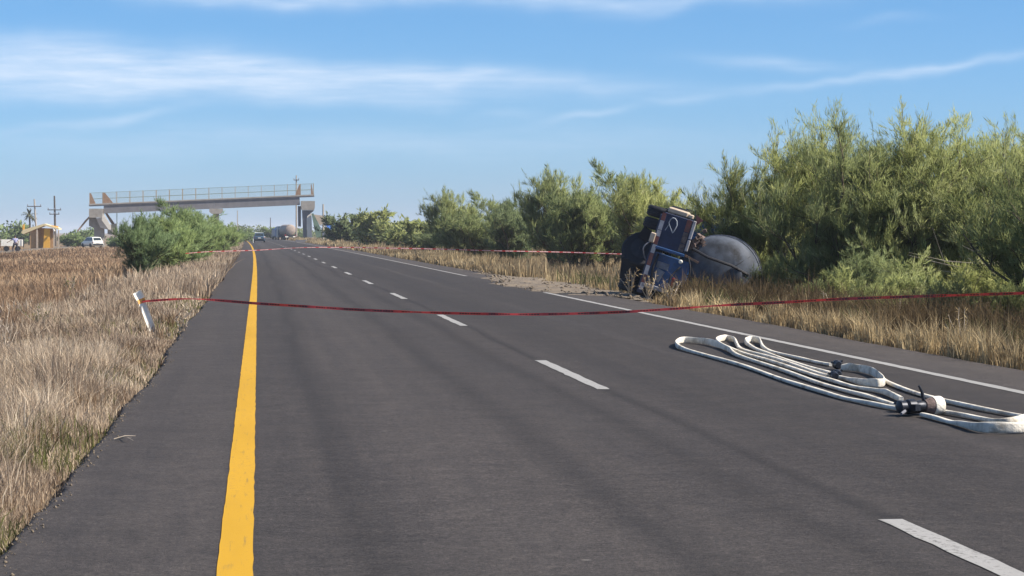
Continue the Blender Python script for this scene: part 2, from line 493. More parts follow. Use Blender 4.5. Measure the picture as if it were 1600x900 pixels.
class MB:
    """collects shapes into one mesh"""
    def __init__(self, X=None):
        self.v, self.f, self.X = [], [], X

    def add(self, vs, fs):
        k = len(self.v)
        self.v += [tuple(v) for v in vs]
        self.f += [tuple(i + k for i in f) for f in fs]
        return self

    def box(self, c, s, rot=None, bevel=0.0):
        x, y, z = (q / 2 for q in s)
        if bevel:
            b = min(bevel, x * 0.9, y * 0.9, z * 0.9)
            pts = []
            for sx in (-1, 1):
                for sy in (-1, 1):
                    for sz in (-1, 1):
                        pts += [(sx * (x - b), sy * (y - b), sz * z), (sx * (x - b), sy * y, sz * (z - b)), (sx * x, sy * (y - b), sz * (z - b))]
            import bmesh
            bm = bmesh.new()
            for p in pts:
                bm.verts.new(p)
            bmesh.ops.convex_hull(bm, input=bm.verts)
            bm.verts.index_update()
            vs = [v.co.copy() for v in bm.verts]
            fs = [[v.index for v in f.verts] for f in bm.faces]
            bm.free()
        else:
            vs = [Vector((a * x, b * y, d * z)) for a in (-1, 1) for b in (-1, 1) for d in (-1, 1)]
            fs = [(0, 1, 3, 2), (4, 6, 7, 5), (0, 4, 5, 1), (2, 3, 7, 6), (0, 2, 6, 4), (1, 5, 7, 3)]
        Mx = Matrix.Translation(c) @ (rot.to_4x4() if rot else Matrix.Identity(4))
        return self.add([Mx @ Vector(v) for v in vs], fs)

    def bar(self, p0, p1, w, h, up=(0, 0, 1)):
        p0, p1 = Vector(p0), Vector(p1)
        d = p1 - p0
        y = d.normalized()
        x = y.cross(Vector(up))
        if x.length < 1e-4:
            x = y.cross(Vector((1, 0, 0)))
        x.normalize()
        z = x.cross(y)
        rot = Matrix((x, y, z)).transposed()
        return self.box((p0 + p1) / 2, (w, d.length, h), rot)

    def tube(self, pts, rad, n=8, cap=True):
        pts = [Vector(p) for p in pts]
        if not hasattr(rad, '__len__'):
            rad = [rad] * len(pts)
        vs, fs = [], []
        ref = None
        for i, p in enumerate(pts):
            d = (pts[min(i + 1, len(pts) - 1)] - pts[max(i - 1, 0)]).normalized()
            if ref is None:
                ref = d.orthogonal().normalized()
            a = (ref - d * ref.dot(d))
            a = a.normalized() if a.length > 1e-5 else d.orthogonal().normalized()
            ref = a
            b = d.cross(a)
            for k in range(n):
                th = 2 * math.pi * k / n
                vs.append(p + (a * math.cos(th) + b * math.sin(th)) * rad[i])
        for i in range(len(pts) - 1):
            for k in range(n):
                fs.append((i * n + k, i * n + (k + 1) % n, (i + 1) * n + (k + 1) % n, (i + 1) * n + k))
        if cap:
            fs.append(tuple(range(n))[::-1])
            fs.append(tuple((len(pts) - 1) * n + k for k in range(n)))
        return self.add(vs, fs)

    def lathe(self, prof, origin, axis, n=20, sx=1.0):
        """prof: (radius, distance along the axis)"""
        axis = Vector(axis).normalized()
        a = axis.orthogonal().normalized()
        b = axis.cross(a)
        o = Vector(origin)
        vs, fs = [], []
        for r, d in prof:
            for k in range(n):
                th = 2 * math.pi * k / n
                vs.append(o + axis * d + (a * math.cos(th) * sx + b * math.sin(th)) * r)
        for i in range(len(prof) - 1):
            for k in range(n):
                fs.append((i * n + k, i * n + (k + 1) % n, (i + 1) * n + (k + 1) % n, (i + 1) * n + k))
        fs.append(tuple(range(n))[::-1])
        fs.append(tuple((len(prof) - 1) * n + k for k in range(n)))
        return self.add(vs, fs)

    def prism(self, poly, axis_vec):
        """polygon (3-D points) pushed along a vector"""
        n = len(poly)
        a = [Vector(p) for p in poly]
        b = [p + Vector(axis_vec) for p in a]
        fs = [tuple(range(n))[::-1], tuple(range(n, 2 * n))]
        fs += [(i, (i + 1) % n, n + (i + 1) % n, n + i) for i in range(n)]
        return self.add(a + b, fs)

    def build(self, name, mat, parent=None, smooth=False, angle=40):
        import bmesh
        me = bpy.data.meshes.new(name)
        me.from_pydata(self.v, [], self.f)
        bm = bmesh.new()
        bm.from_mesh(me)
        bmesh.ops.recalc_face_normals(bm, faces=bm.faces)
        bm.to_mesh(me)
        bm.free()
        if smooth:
            me.polygons.foreach_set('use_smooth', [True] * len(me.polygons))
            me.set_sharp_from_angle(angle=R(angle))
        me.update()
        return link_mesh(name, me, mat, parent)


def np_mesh(name, V, faces, tone=None, smooth=False, normals=None):
    """faces: (n,k) integer array"""
    me = bpy.data.meshes.new(name)
    V = np.asarray(V, np.float32)
    faces = np.asarray(faces, np.int32)
    n, k = faces.shape
    me.vertices.add(len(V))
    me.vertices.foreach_set('co', V.ravel())
    me.loops.add(n * k)
    me.loops.foreach_set('vertex_index', faces.ravel())
    me.polygons.add(n)
    me.polygons.foreach_set('loop_start', np.arange(0, n * k, k, dtype=np.int32))
    if smooth:
        me.polygons.foreach_set('use_smooth', np.ones(n, bool))
    if tone is not None:
        at_ = me.attributes.new('tone', 'FLOAT', 'POINT')
        at_.data.foreach_set('value', np.asarray(tone, np.float32))
    me.update(calc_edges=True)
    me.validate()
    if normals is not None:
        me.normals_split_custom_set_from_vertices(np.asarray(normals, np.float32).tolist())
    return me


def set_uv(me, uvs_per_vertex):
    uvl = me.uv_layers.new(name='road')
    li = np.empty(len(me.loops), np.int32)
    me.loops.foreach_get('vertex_index', li)
    uvl.data.foreach_set('uv', np.asarray(uvs_per_vertex, np.float32)[li].ravel())


# ------------------------------------------------------------------ the ground and the road
def bend(Y):
    """the road drifts slightly to the left far ahead"""
    Y = np.asarray(Y, float)
    return -1.6e-5 * np.clip(Y - 60, 0, 1200) ** 2


def sm(t, a, b):
    t = np.clip((t - a) / (b - a), 0, 1)
    return t * t * (3 - 2 * t)


def zg_rel(xr, Y):
    l = -1.2 - xr
    zl = -0.10 - 0.22 * sm(l, 0.2, 3) - 0.42 * sm(l, 3, 9)
    r = xr - 8.35
    zr = -0.05 - 0.07 * sm(r, 0.2, 1.2) - 0.55 * sm(r, 1.3, 3.4) + 0.35 * sm(r, 5, 10)
    z = np.where(xr < 3.5, np.where(xr < -1.13, zl, -0.13), np.where(xr > 8.28, zr, -0.13))
    amp = 0.06 * sm(np.maximum(l, r), 0.4, 3)
    z = z + amp * (np.sin(xr * 1.7 + Y * 0.6) + np.sin(xr * 0.8 - Y * 1.13 + 1) + 0.6 * np.sin(xr * 3.1 + Y * 2.3))
    return z


def zg(X, Y):
    return zg_rel(np.asarray(X, float) - bend(Y), np.asarray(Y, float))


def grid_mesh(name, xs, ys, zf, mat, kind='structure'):
    XR, YY = np.meshgrid(xs, ys)
    Z = zf(XR, YY)
    V = np.stack([XR + bend(YY), YY, Z], -1).reshape(-1, 3)
    nx, ny = len(xs), len(ys)
    i = (np.arange(ny - 1)[:, None] * nx + np.arange(nx - 1)[None]).ravel()
    me = np_mesh(name, V, np.stack([i, i + 1, i + nx + 1, i + nx], -1), smooth=True)
    o = link_mesh(name, me, mat)
    tag(o, kind=kind)
    return o


xs = np.concatenate([[-6000, -2500, -900, -300, -120, -60], np.arange(-40, -12, 2.0), np.arange(-12, -1.3, 0.4), [-1.3, -1.15, -1.1],
                     np.arange(0, 8.2, 2), [8.2, 8.3, 8.45], np.arange(8.7, 16, 0.4), np.arange(16, 40, 2.0), [60, 120, 300, 900, 2500, 6000]])
ys = np.concatenate([[-400, -100, -30], np.arange(-10, 80, 0.7), np.arange(80, 200, 4), np.arange(200, 700, 20), [800, 1000, 1300, 2000, 3500, 9000]])
grid_mesh('ground', xs, ys, zg_rel, M['soil'])

rng = np.random.default_rng(11)


def fbm1(y, seed, amp, f0=0.15, n=5):
    r = np.random.default_rng(seed)
    s = np.zeros_like(y)
    for k in range(n):
        s += amp / 1.7 ** k * np.sin(y * f0 * 2.3 ** k * (1 + 0.2 * r.random()) + r.random() * 6.3)
    return s


ry = np.concatenate([[-300, -60, -20], np.arange(-5, 70, 0.12), np.arange(70, 200, 0.8), np.arange(200, 900, 10), [1000, 1260]])
lx = -1.13 + fbm1(ry, 3, 0.035, 0.25, 6) + np.where(ry < 70, rng.normal(0, 0.009, len(ry)), 0)
rx = 8.32 + fbm1(ry, 5, 0.04, 0.2, 6) + np.where(ry < 70, rng.normal(0, 0.01, len(ry)), 0)
cols = [(lx - 0.03, -0.125), (lx - 0.015, -0.05), (lx, -0.008), (lx + 0.03, 0.0), (lx * 0 + 1.2, 0.0), (lx * 0 + 3.3, 0.0), (lx * 0 + 5.5, 0.0), (rx - 0.05, 0.0),
        (rx, -0.012), (rx + 0.04, -0.125)]
V = np.stack([np.stack([c + bend(ry), ry, np.full_like(ry, z)], -1) for c, z in cols], 1)
UVR = np.stack([np.stack([c, ry], -1) for c, z in cols], 1)
nx, ny = len(cols), len(ry)
i = (np.arange(ny - 1)[:, None] * nx + np.arange(nx - 1)[None]).ravel()
me = np_mesh('road', V.reshape(-1, 3), np.stack([i, i + 1, i + nx + 1, i + nx], -1))
set_uv(me, UVR.reshape(-1, 2))
road = tag(link_mesh('road', me, M['asphalt']), kind='structure')


def strip(name, x0, x1, y0, y1, mat, z=0.004, step=1.0, rough=0.004, seed=1):
    yy = np.unique(np.concatenate([np.arange(y0, min(y1, 80), step * 0.25), np.arange(max(y0, 80), y1, step * 4), [y1]]))
    r = np.random.default_rng(seed)
    a = x0 + r.normal(0, rough, len(yy))
    b = x1 + r.normal(0, rough, len(yy))
    V = np.stack([np.stack([a + bend(yy), yy, np.full_like(yy, z)], -1), np.stack([b + bend(yy), yy, np.full_like(yy, z)], -1)], 1)
    U = np.stack([np.stack([a, yy], -1), np.stack([b, yy], -1)], 1)
    k = np.arange(len(yy) - 1) * 2
    me = np_mesh(name, V.reshape(-1, 3), np.stack([k, k + 1, k + 3, k + 2], -1))
    set_uv(me, U.reshape(-1, 2))
    return link_mesh(name, me, mat, road)


strip('yellow_edge_line', -0.185, -0.025, -60, 900, M['yellow_paint'], rough=0.0022)
strip('white_edge_line', 7.04, 7.17, -60, 56.5, M['white_paint'])
strip('white_edge_line', 7.04, 7.17, 78, 900, M['worn_white_paint'])
for k in range(-3, 40):
    far = 11.6 + 14.9 * k
    strip('lane_dash', 3.215, 3.345, far - 4.95, far, M['white_paint'], seed=k + 10, rough=0.006)

# gravel spread over the road edge where the truck left the road
gy = np.linspace(49, 92, 90)
mid = sm(gy, 51, 59) * (1 - sm(gy, 64, 86))
inner = 8.25 - 1.3 * mid + fbm1(gy, 21, 0.22, 0.6, 6)
rows = []
for tt in np.linspace(0, 1, 9):
    xx = inner + (10.6 - inner) * tt
    base = np.maximum(zg_rel(xx, gy) + 0.02, np.where(xx < 8.36, 0.006, -1))
    hump = 0.05 * np.sin(math.pi * min(1, tt * 2.2)) * mid * (0.5 + 0.5 * np.sin(gy * 3.1 + tt * 9) + 0.4 * np.sin(gy * 1.27 + tt * 17))
    zz = base + np.maximum(0, hump)
    if tt == 0:
        zz = base * 0 + 0.003
    rows.append(np.stack([xx + bend(gy), gy, zz], -1))
V = np.stack(rows, 1)
nx, ny = 9, len(gy)
i = (np.arange(ny - 1)[:, None] * nx + np.arange(nx - 1)[None]).ravel()
me = np_mesh('gravel_verge', V.reshape(-1, 3), np.stack([i, i + 1, i + nx + 1, i + nx], -1), smooth=True)
tag(link_mesh('gravel_verge', me, M['gravel']), kind='structure')

# loose stones on the spread gravel
r = np.random.default_rng(404)
n = 1500
Yq = 50 + 38 * r.random(n)
mq = sm(Yq, 51, 59) * (1 - sm(Yq, 64, 86))
Xq = 8.35 - (1.4 * mq + 0.2) * r.random(n) ** 0.7 + r.random(n) * 2.2 * (r.random(n) < 0.6)
sz = 0.008 + 0.045 * r.random(n) ** 7
Zq = np.maximum(zg_rel(Xq, Yq), np.where(Xq < 8.36, 0.0, -1)) + 0.02 + sz * 0.3
oc = np.array([[1, 0, 0], [-1, 0, 0], [0, 1, 0], [0, -1, 0], [0, 0, 1], [0, 0, -1]], float)
of = np.array([[0, 2, 4], [2, 1, 4], [1, 3, 4], [3, 0, 4], [2, 0, 5], [1, 2, 5], [3, 1, 5], [0, 3, 5]])
Vq = oc[None] * (sz[:, None, None] * r.uniform(0.6, 1.4, (n, 6, 3))) * np.array([1.2, 1.2, 0.8]) + np.stack([Xq, Yq, Zq], -1)[:, None]
Fq = (np.arange(n)[:, None, None] * 6 + of[None]).reshape(-1, 3)
tag(link_mesh('gravel_stones', np_mesh('gravel_stones', Vq.reshape(-1, 3), Fq), M['gravel']), kind='stuff')

# crumbs of asphalt and grit along the left edge
n = 4200
Yq = 8.8 * (65 / 8.8) ** r.random(n)
Xq = -1.13 + fbm1(Yq, 3, 0.035, 0.25, 6) + np.where(r.random(n) < 0.75, -np.abs(r.normal(0, 0.08, n)), np.abs(r.normal(0, 0.05, n)))
sz = 0.0025 + 0.008 * r.random(n) ** 4
Zq = np.where(Xq > -1.13 + fbm1(Yq, 3, 0.035, 0.25, 6), 0.0, zg_rel(Xq, Yq)) + sz * 0.4
Vq = oc[None] * (sz[:, None, None] * r.uniform(0.6, 1.4, (n, 6, 3))) + np.stack([Xq, Yq, Zq], -1)[:, None]
Fq = (np.arange(n)[:, None, None] * 6 + of[None]).reshape(-1, 3)
tag(link_mesh('edge_grit', np_mesh('edge_grit', Vq.reshape(-1, 3), Fq), M['gravel']), kind='stuff')

# frontage road on the left, beyond the field
fy = np.concatenate([np.arange(120, 420, 6.0)])
fx = [-29.5, -29.2, -26.5, -24.3, -24.0]
V = np.stack([np.stack([np.full_like(fy, x) + fbm1(fy, int(-x * 10), 0.15, 0.1), fy, zg(np.full_like(fy, x), fy) * 0 + (-0.60 if j in (1, 2, 3) else -0.85)], -1) for j, x in enumerate(fx)], 1)
nx, ny = len(fx), len(fy)
i = (np.arange(ny - 1)[:, None] * nx + np.arange(nx - 1)[None]).ravel()
me = np_mesh('dirt_road', V.reshape(-1, 3), np.stack([i, i + 1, i + nx + 1, i + nx], -1))
tag(link_mesh('dirt_road', me, M['gravel']), kind='structure')


# ------------------------------------------------------------------ grass
def grass(name, X, Y, h, w, tone, mat, lean=0.35, seed=0, zoff=0.0, wind=(0.0, 0.0)):
    r = np.random.default_rng(seed)
    n = len(X)
    z = zg(X, Y) + zoff
    th = r.random(n) * 2 * math.pi
    d = np.stack([np.cos(th), np.sin(th)], -1)
    ln = np.abs(r.normal(0, lean, n)) * h
    th2 = r.random(n) * 2 * math.pi
    off = np.stack([np.cos(th2), np.sin(th2)], -1) * ln[:, None] + np.array(wind) * h[:, None]
    base = np.stack([X, Y], -1)
    V = np.zeros((n, 5, 3))
    V[:, 0, :2] = base - d * w[:, None] / 2
    V[:, 1, :2] = base + d * w[:, None] / 2
    m_ = base + off * 0.35
    V[:, 2, :2] = m_ - d * w[:, None] * 0.4
    V[:, 3, :2] = m_ + d * w[:, None] * 0.4
    V[:, 4, :2] = base + off
    V[:, 0, 2] = z - 0.02
    V[:, 1, 2] = z - 0.02
    V[:, 2, 2] = z + h * 0.55
    V[:, 3, 2] = z + h * 0.55
    V[:, 4, 2] = z + h * (1 - 0.15 * r.random(n))
    k = np.arange(n)[:, None] * 5
    Fc = np.concatenate([k + np.array([0, 1, 2]), k + np.array([2, 1, 3]), k + np.array([2, 3, 4])], 0)
    me = np_mesh(name, V.reshape(-1, 3), Fc, np.repeat(tone, 5))
    return tag(link_mesh(name, me, mat), kind='stuff')


def vnoise(X, Y, s, seed):
    """cheap smooth value noise"""
    r = np.random.default_rng(seed)
    tab = r.random((64, 64))
    x, y = X / s + 300, Y / s + 300
    xi, yi = np.floor(x).astype(int), np.floor(y).astype(int)
    fx_, fy_ = x - xi, y - yi
    fx_, fy_ = fx_ * fx_ * (3 - 2 * fx_), fy_ * fy_ * (3 - 2 * fy_)
    g = lambda a, b: tab[a % 64, b % 64]
    return (g(xi, yi) * (1 - fx_) + g(xi + 1, yi) * fx_) * (1 - fy_) + (g(xi, yi + 1) * (1 - fx_) + g(xi + 1, yi + 1) * fx_) * fy_


def left_verge():
    r = np.random.default_rng(101)
    n = 190000
    Y = 8.5 * (70 / 8.5) ** (r.random(n) ** 0.85)
    xl = -(0.113 * Y) - 1.6
    X = xl + (-1.10 - xl) * r.random(n) ** 0.9
    edge = -1.13 + fbm1(Y, 3, 0.035, 0.25, 6)
    dist = edge - X
    p1 = vnoise(X, Y, 0.9, 1) * 0.6 + vnoise(X, Y, 0.3, 2) * 0.4
    keep = (dist > -0.03) & (p1 > 0.22 + 0.2 * r.random(n)) & ((dist > 0.12) | (r.random(n) < 0.35))
    X, Y, p1, dist = X[keep], Y[keep], p1[keep], dist[keep]
    n = len(X)
    h = (0.15 + 0.38 * vnoise(X, Y, 1.3, 4) * p1 * 1.5) * r.uniform(0.5, 1.2, n) * (0.30 + 0.70 * sm(dist, 0.05, 0.9)) * (1 - 0.55 * np.exp(-((X + 1.75) ** 2 + (Y - 34.6) ** 2 / 6) / 0.35))
    w = np.maximum(0.0035, Y * 0.00034) * r.uniform(0.7, 1.5, n)
    tone = np.clip(0.15 + 0.55 * vnoise(X, Y, 1.0, 5) + r.normal(0, 0.2, n) + 0.12 * (Y < 25), 0, 1)
    mess = r.random(n) < 0.3
    h = np.where(mess, h * 0.6, h)
    grass('dry_verge_grass', X, Y, h, w, tone, M['dry'], 0.45, 5)
    # greener weeds mixed in, in patches and along the asphalt edge
    n = 26000
    Y = 9 * (70 / 9) ** r.random(n)
    xl = -(0.113 * Y) - 1.4
    X = xl + (-1.1 - xl) * r.random(n)
    edge = -1.13 + fbm1(Y, 3, 0.035, 0.25, 6)
    d = edge - X
    keep = (d > -0.06) & ((vnoise(X, Y, 1.6, 9) > 0.62) | ((d < 0.25) & (vnoise(X, Y, 0.8, 10) > 0.55)))
    X, Y, d = X[keep], Y[keep], d[keep]
    n = len(X)
    grass('green_weeds', X, Y, (0.08 + 0.22 * r.random(n)) * (0.4 + 0.6 * sm(d, 0, .5)), np.maximum(0.006, Y * 0.0004) * r.uniform(0.8, 1.6, n),
          np.clip(r.normal(0.5, 0.25, n), 0, 1), M['weed'], 0.5, 6)
    # brown field behind
    n = 120000
    Y = 40 * (300 / 40) ** r.random(n)
    xl = -(0.113 * Y) - 5
    xrr = -3.5 - 0.02 * Y
    X = xl + (xrr - xl) * r.random(n)
    keep = ((X < -29.8) | (X > -23.6) | (Y < 120)) & (vnoise(X, Y, 3, 12) > 0.2)
    X, Y = X[keep], Y[keep]
    n = len(X)
    grass('brown_field_grass', X, Y, (0.18 + 0.35 * vnoise(X, Y, 5, 13)) * r.uniform(0.6, 1.3, n), np.maximum(0.012, Y * 0.00042) * r.uniform(0.7, 1.6, n),
          np.clip(0.1 + 0.6 * vnoise(X, Y, 7, 14) + r.normal(0, 0.16, n), 0, 1), M['dry_brown'], 0.4, 7)
    # pale grass along the left edge further on
    n = 42000
    Y = 55 * (420 / 55) ** r.random(n)
    X = bend(Y) - 1.15 - np.abs(r.normal(0, 1.4, n))
    h = r.uniform(0.2, 0.65, n)
    grass('pale_verge_grass', X, Y, h, np.maximum(0.015, Y * 0.0004) * r.uniform(0.7, 1.5, n),
          np.clip(0.2 + 0.5 * vnoise(X, Y, 4, 15) + r.normal(0, 0.18, n), 0, 1), M['dry'], 0.35, 8)


def right_verge():
    r = np.random.default_rng(202)
    n = 130000
    Y = 19 * (120 / 19) ** r.random(n)
    X = bend(Y) + 8.42 + np.abs(r.normal(0, 1.0, n)) * (1.6 + 0.02 * Y) + 0.15 * r.random(n)
    xr = X - bend(Y)
    inside = (Y > 50) & (Y < 82) & (xr < 10.6 - 1.2 * r.random(n))
    clump = vnoise(X, Y, 0.5, 31) * 0.6 + vnoise(X, Y, 1.5, 32) * 0.4
    keep = ~((Y < 47) & (xr > 8.78) & (r.random(n) > 0.28)) & (~inside) & (clump > 0.42 + 0.22 * r.random(n))
    X, Y, xr, clump = X[keep], Y[keep], xr[keep], clump[keep]
    n = len(X)
    h = (0.10 + 1.0 * clump * vnoise(X, Y, 1.1, 33) * 1.2) * r.uniform(0.4, 1.3, n) * (0.45 + 0.55 * sm(xr, 8.4, 9.1)) * (1 - 0.5 * sm(xr, 9.4, 10.8))
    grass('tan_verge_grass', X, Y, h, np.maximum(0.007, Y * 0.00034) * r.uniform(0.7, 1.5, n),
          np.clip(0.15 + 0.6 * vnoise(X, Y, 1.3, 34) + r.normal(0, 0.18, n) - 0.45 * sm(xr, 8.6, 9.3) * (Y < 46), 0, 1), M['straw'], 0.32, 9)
    n = 26000
    Y = 22 * (75 / 22) ** r.random(n)
    X = 8.9 + np.abs(r.normal(0, 1.0, n)) * 2.6
    keep = (vnoise(X, Y, 1.1, 41) > 0.58) & ~((Y > 50) & (X < 9.8))
    X, Y = X[keep], Y[keep]
    n = len(X)
    grass('green_verge_grass', X, Y, r.uniform(0.15, 0.6, n), np.maximum(0.009, Y * 0.0004) * r.uniform(0.7, 1.5, n),
          np.clip(r.normal(0.5, 0.25, n), 0, 1), M['weed'], 0.4, 10)
    n = 90000
    Y = 80 * (480 / 80) ** r.random(n)
    X = bend(Y) + 8.5 + r.random(n) ** 1.6 * (10 + 0.02 * Y)
    h = r.uniform(0.25, 0.8, n) * (0.5 + vnoise(X, Y, 4, 44)) * (0.5 + 0.5 * sm(X - bend(Y), 8.4, 10))
    grass('straw_grass', X, Y, h, np.maximum(0.02, Y * 0.0004) * r.uniform(0.7, 1.5, n),
          np.clip(0.2 + 0.6 * vnoise(X, Y, 6, 45) + r.normal(0, 0.17, n), 0, 1), M['straw'], 0.3, 11)


def tufts(name, cx, cy, per, h0, h1, spread, wf, mat, t0, t1, seed):
    r = np.random.default_rng(seed)
    n = len(cx)
    k = np.repeat(np.arange(n), per)
    m = len(k)
    hh = r.uniform(h0, h1, n)
    X = cx[k] + r.normal(0, 0.05, m)
    Y = cy[k] + r.normal(0, 0.05, m)
    h = hh[k] * r.uniform(0.45, 1.1, m)
    tone = np.clip(r.uniform(t0, t1, n)[k] + r.normal(0, 0.14, m), 0, 1)
    grass(name, X, Y, h, np.maximum(0.0035, Y * wf) * r.uniform(0.7, 1.4, m), tone, mat, spread, seed + 1)


left_verge()
right_verge()
r = np.random.default_rng(909)
n = 360
Yt = 9 * (80 / 9) ** r.random(n)
Xt = -1.5 - r.random(n) * (0.113 * Yt + 0.4)
ok = ~((np.abs(Xt + 1.75) < 0.7) & (Yt > 28) & (Yt < 37))
Xt, Yt = Xt[ok], Yt[ok]
tufts('straw_tufts', Xt, Yt, 46, 0.2, 0.5, 0.5, 0.00032, M['dry'], 0.45, 0.95, 911)
n = 300
Yt = 10 * (60 / 10) ** r.random(n)
Xt = -1.4 - r.random(n) * (0.113 * Yt)
tufts('dark_tufts', Xt, Yt, 40, 0.15, 0.36, 0.5, 0.00034, M['dry'], 0.0, 0.3, 921)
n = 460
Yt = 20 * (75 / 20) ** r.random(n)
Xt = 8.45 + np.abs(r.normal(0, 0.7, n)) * (0.35 + 0.65 * (Yt > 38))
ok = ~((Yt > 50) & (Xt < 9.9)) & ~((Yt > 43) & (Yt < 56) & (r.random(n) < 0.7))
tufts('verge_tufts', Xt[ok], Yt[ok], 40, 0.15, 0.55, 0.42, 0.00034, M['straw'], 0.3, 1.0, 931)
n = 620
Yt = 20 * (50 / 20) ** r.random(n)
Xt = 9.0 + np.abs(r.normal(0, 1.6, n))
tufts('dark_brush', Xt, Yt, 50, 0.3, 0.95, 0.5, 0.00036, M['brown_leaf'], 0.0, 0.6, 941)


# ------------------------------------------------------------------ trees and shrubs
def polyline(p, d, L, n, r, wander, lift):
    pts = [np.array(p, float)]
    d = np.array(d, float)
    d /= np.linalg.norm(d)
    for _ in range(n):
        d = d + r.normal(0, wander, 3) + np.array([0, 0, lift])
        d /= np.linalg.norm(d)
        pts.append(pts[-1] + d * L / n)
    return np.array(pts)


def at_t(pts, t):
    f = t * (len(pts) - 1)
    k = min(int(f), len(pts) - 2)
    return pts[k] + (pts[k + 1] - pts[k]) * (f - k), (pts[k + 1] - pts[k]) / (np.linalg.norm(pts[k + 1] - pts[k]) + 1e-9)


def make_tree(seed, H, W, stems=6, n2=6, n3=6, n4=7, leaves=34, leaf=(0.10, 0.24), lw=0.026, upright=0.35, low=0.25, whips=30, tri_side=3):
    """returns a trunk mesh and a crown mesh: stems fork three times and carry slim leaf sprays"""
    r = np.random.default_rng(seed)
    mb = MB()
    twigs = []
    out = W / 2
    for s in range(stems):
        th = 2 * math.pi * (s + r.random() * 0.8) / stems
        tilt = r.uniform(0.25, 1.25) if s % 3 else r.uniform(0.0, 0.45)
        rad = np.array([math.cos(th), math.sin(th), 0])
        ex = math.sin(tilt) * out * 0.62
        ez = math.cos(tilt) * H * 0.60
        d0 = rad * ex + np.array([0, 0, ez])
        L = np.linalg.norm(d0)
        st = polyline(rad * 0.06 * W * r.random(), d0, L, 6, r, 0.13, 0.06)
        r0 = 0.016 * H * r.uniform(0.7, 1.2)
        mb.tube(st, list(np.linspace(r0, r0 * 0.35, len(st))), 6)
        for a in range(n2):
            t = r.uniform(low, 1.0)
            p, dd = at_t(st, t)
            rd = r.normal(0, 1, 3)
            rd[2] = abs(rd[2]) * 0.6 + upright * 0.7 - 0.25 * (1 - t)
            o2 = np.array([p[0], p[1], 0]) / (out + 1e-6)
            d2 = dd * 0.6 + rd * 0.55 + o2 * 0.5
            b2 = polyline(p, d2, r.uniform(0.18, 0.34) * (H + W) / 2, 4, r, 0.18, 0.05)
            mb.tube(b2, list(np.linspace(r0 * 0.4, r0 * 0.12, len(b2))), 4, False)
            for b in range(n3):
                p3, d3 = at_t(b2, r.uniform(0.2, 1.0))
                rd = r.normal(0, 1, 3)
                rd[2] = rd[2] * 0.7 + upright
                b3 = polyline(p3, d3 * 0.5 + rd * 0.6, r.uniform(0.10, 0.22) * (H + W) / 2, 3, r, 0.2, 0.05)
                mb.tube(b3, list(np.linspace(r0 * 0.13, r0 * 0.05, len(b3))), tri_side, False)
                for c in range(n4):
                    p4, d4 = at_t(b3, r.uniform(0.15, 1.0))
                    rd = r.normal(0, 1, 3)
                    rd[2] = rd[2] * 0.8 + upright * 1.3
                    d4 = d4 * 0.5 + rd * 0.7
                    d4 /= np.linalg.norm(d4)
                    twigs.append((p4, d4, r.uniform(0.05, 0.12) * (H + W) / 2, 1.0))
    tops = sorted(twigs, key=lambda q: -q[0][2] - 0.2 * np.linalg.norm(q[0][:2]))[:max(1, len(twigs) // 4)]
    for _ in range(whips):
        p, d, L, _w = tops[r.integers(len(tops))]
        d = np.array([r.normal(0, 0.28) + 0.12, r.normal(0, 0.28), 1.0])
        d /= np.linalg.norm(d)
        L = r.uniform(0.08, 0.22) * H
        mb.tube([p, p + d * L * 0.5, p + d * L], [r0 * 0.06, r0 * 0.05, r0 * 0.02], 3, False)
        twigs.append((p, d, L, 0.6))
    P0 = np.array([q[0] for q in twigs])
    D0 = np.array([q[1] for q in twigs])
    L0 = np.array([q[2] for q in twigs])
    den = np.array([q[3] for q in twigs])
    n = len(twigs)
    ttone = np.clip(r.normal(0.5, 0.2, n), 0, 1)
    idx = np.repeat(np.arange(n), (leaves * den).astype(int))
    m = len(idx)
    t = r.random(m)
    P = P0[idx] + D0[idx] * (L0[idx] * t)[:, None] + r.normal(0, 0.02 * H / 4, (m, 3))
    D = D0[idx] * 0.75 + r.normal(0, 0.36, (m, 3)) + np.array([0, 0, upright * 0.6])
    D /= np.linalg.norm(D, axis=1)[:, None]
    L = r.uniform(*leaf, m)
    Wd = lw * r.uniform(0.6, 1.4, m)
    S = np.cross(D, r.normal(0, 1, (m, 3)))
    S /= np.linalg.norm(S, axis=1)[:, None] + 1e-9
    Vv = np.zeros((m, 4, 3))
    Vv[:, 0] = P
    Vv[:, 1] = P + D * (L * 0.5)[:, None] + S * (Wd / 2)[:, None]
    Vv[:, 2] = P + D * L[:, None]
    Vv[:, 3] = P + D * (L * 0.5)[:, None] - S * (Wd / 2)[:, None]
    low_ = Vv[:, :, 2].min(axis=1) > 0.0
    Vv = Vv[low_]
    tone = np.clip(ttone[idx] + r.normal(0, 0.13, m), 0, 1)[low_]
    m = len(Vv)
    ctr = np.array([0, 0, H * 0.38])
    Nn = (Vv[:, 0] - ctr) / np.array([W / 2, W / 2, H * 0.6])
    Nn = Nn * 0.9 + np.array([0, 0, 0.35]) + r.normal(0, 0.42, (m, 3))
    Nn /= np.linalg.norm(Nn, axis=1)[:, None]
    crown = np_mesh('crown', Vv.reshape(-1, 3), np.arange(m * 4).reshape(m, 4), np.repeat(tone, 4), normals=np.repeat(Nn, 4, axis=0))
    tr = bpy.data.meshes.new('trunk')
    tr.from_pydata(mb.v, [], mb.f)
    tr.polygons.foreach_set('use_smooth', [True] * len(tr.polygons))
    # normalise: 1 m tall, 1 m wide, so an object's scale is its size
    top = np.quantile(Vv[:, 2, 2], 0.995)
    wid = 2 * np.quantile(np.linalg.norm(Vv[:, 2, :2], axis=1), 0.985)
    return tr, crown, top, wid


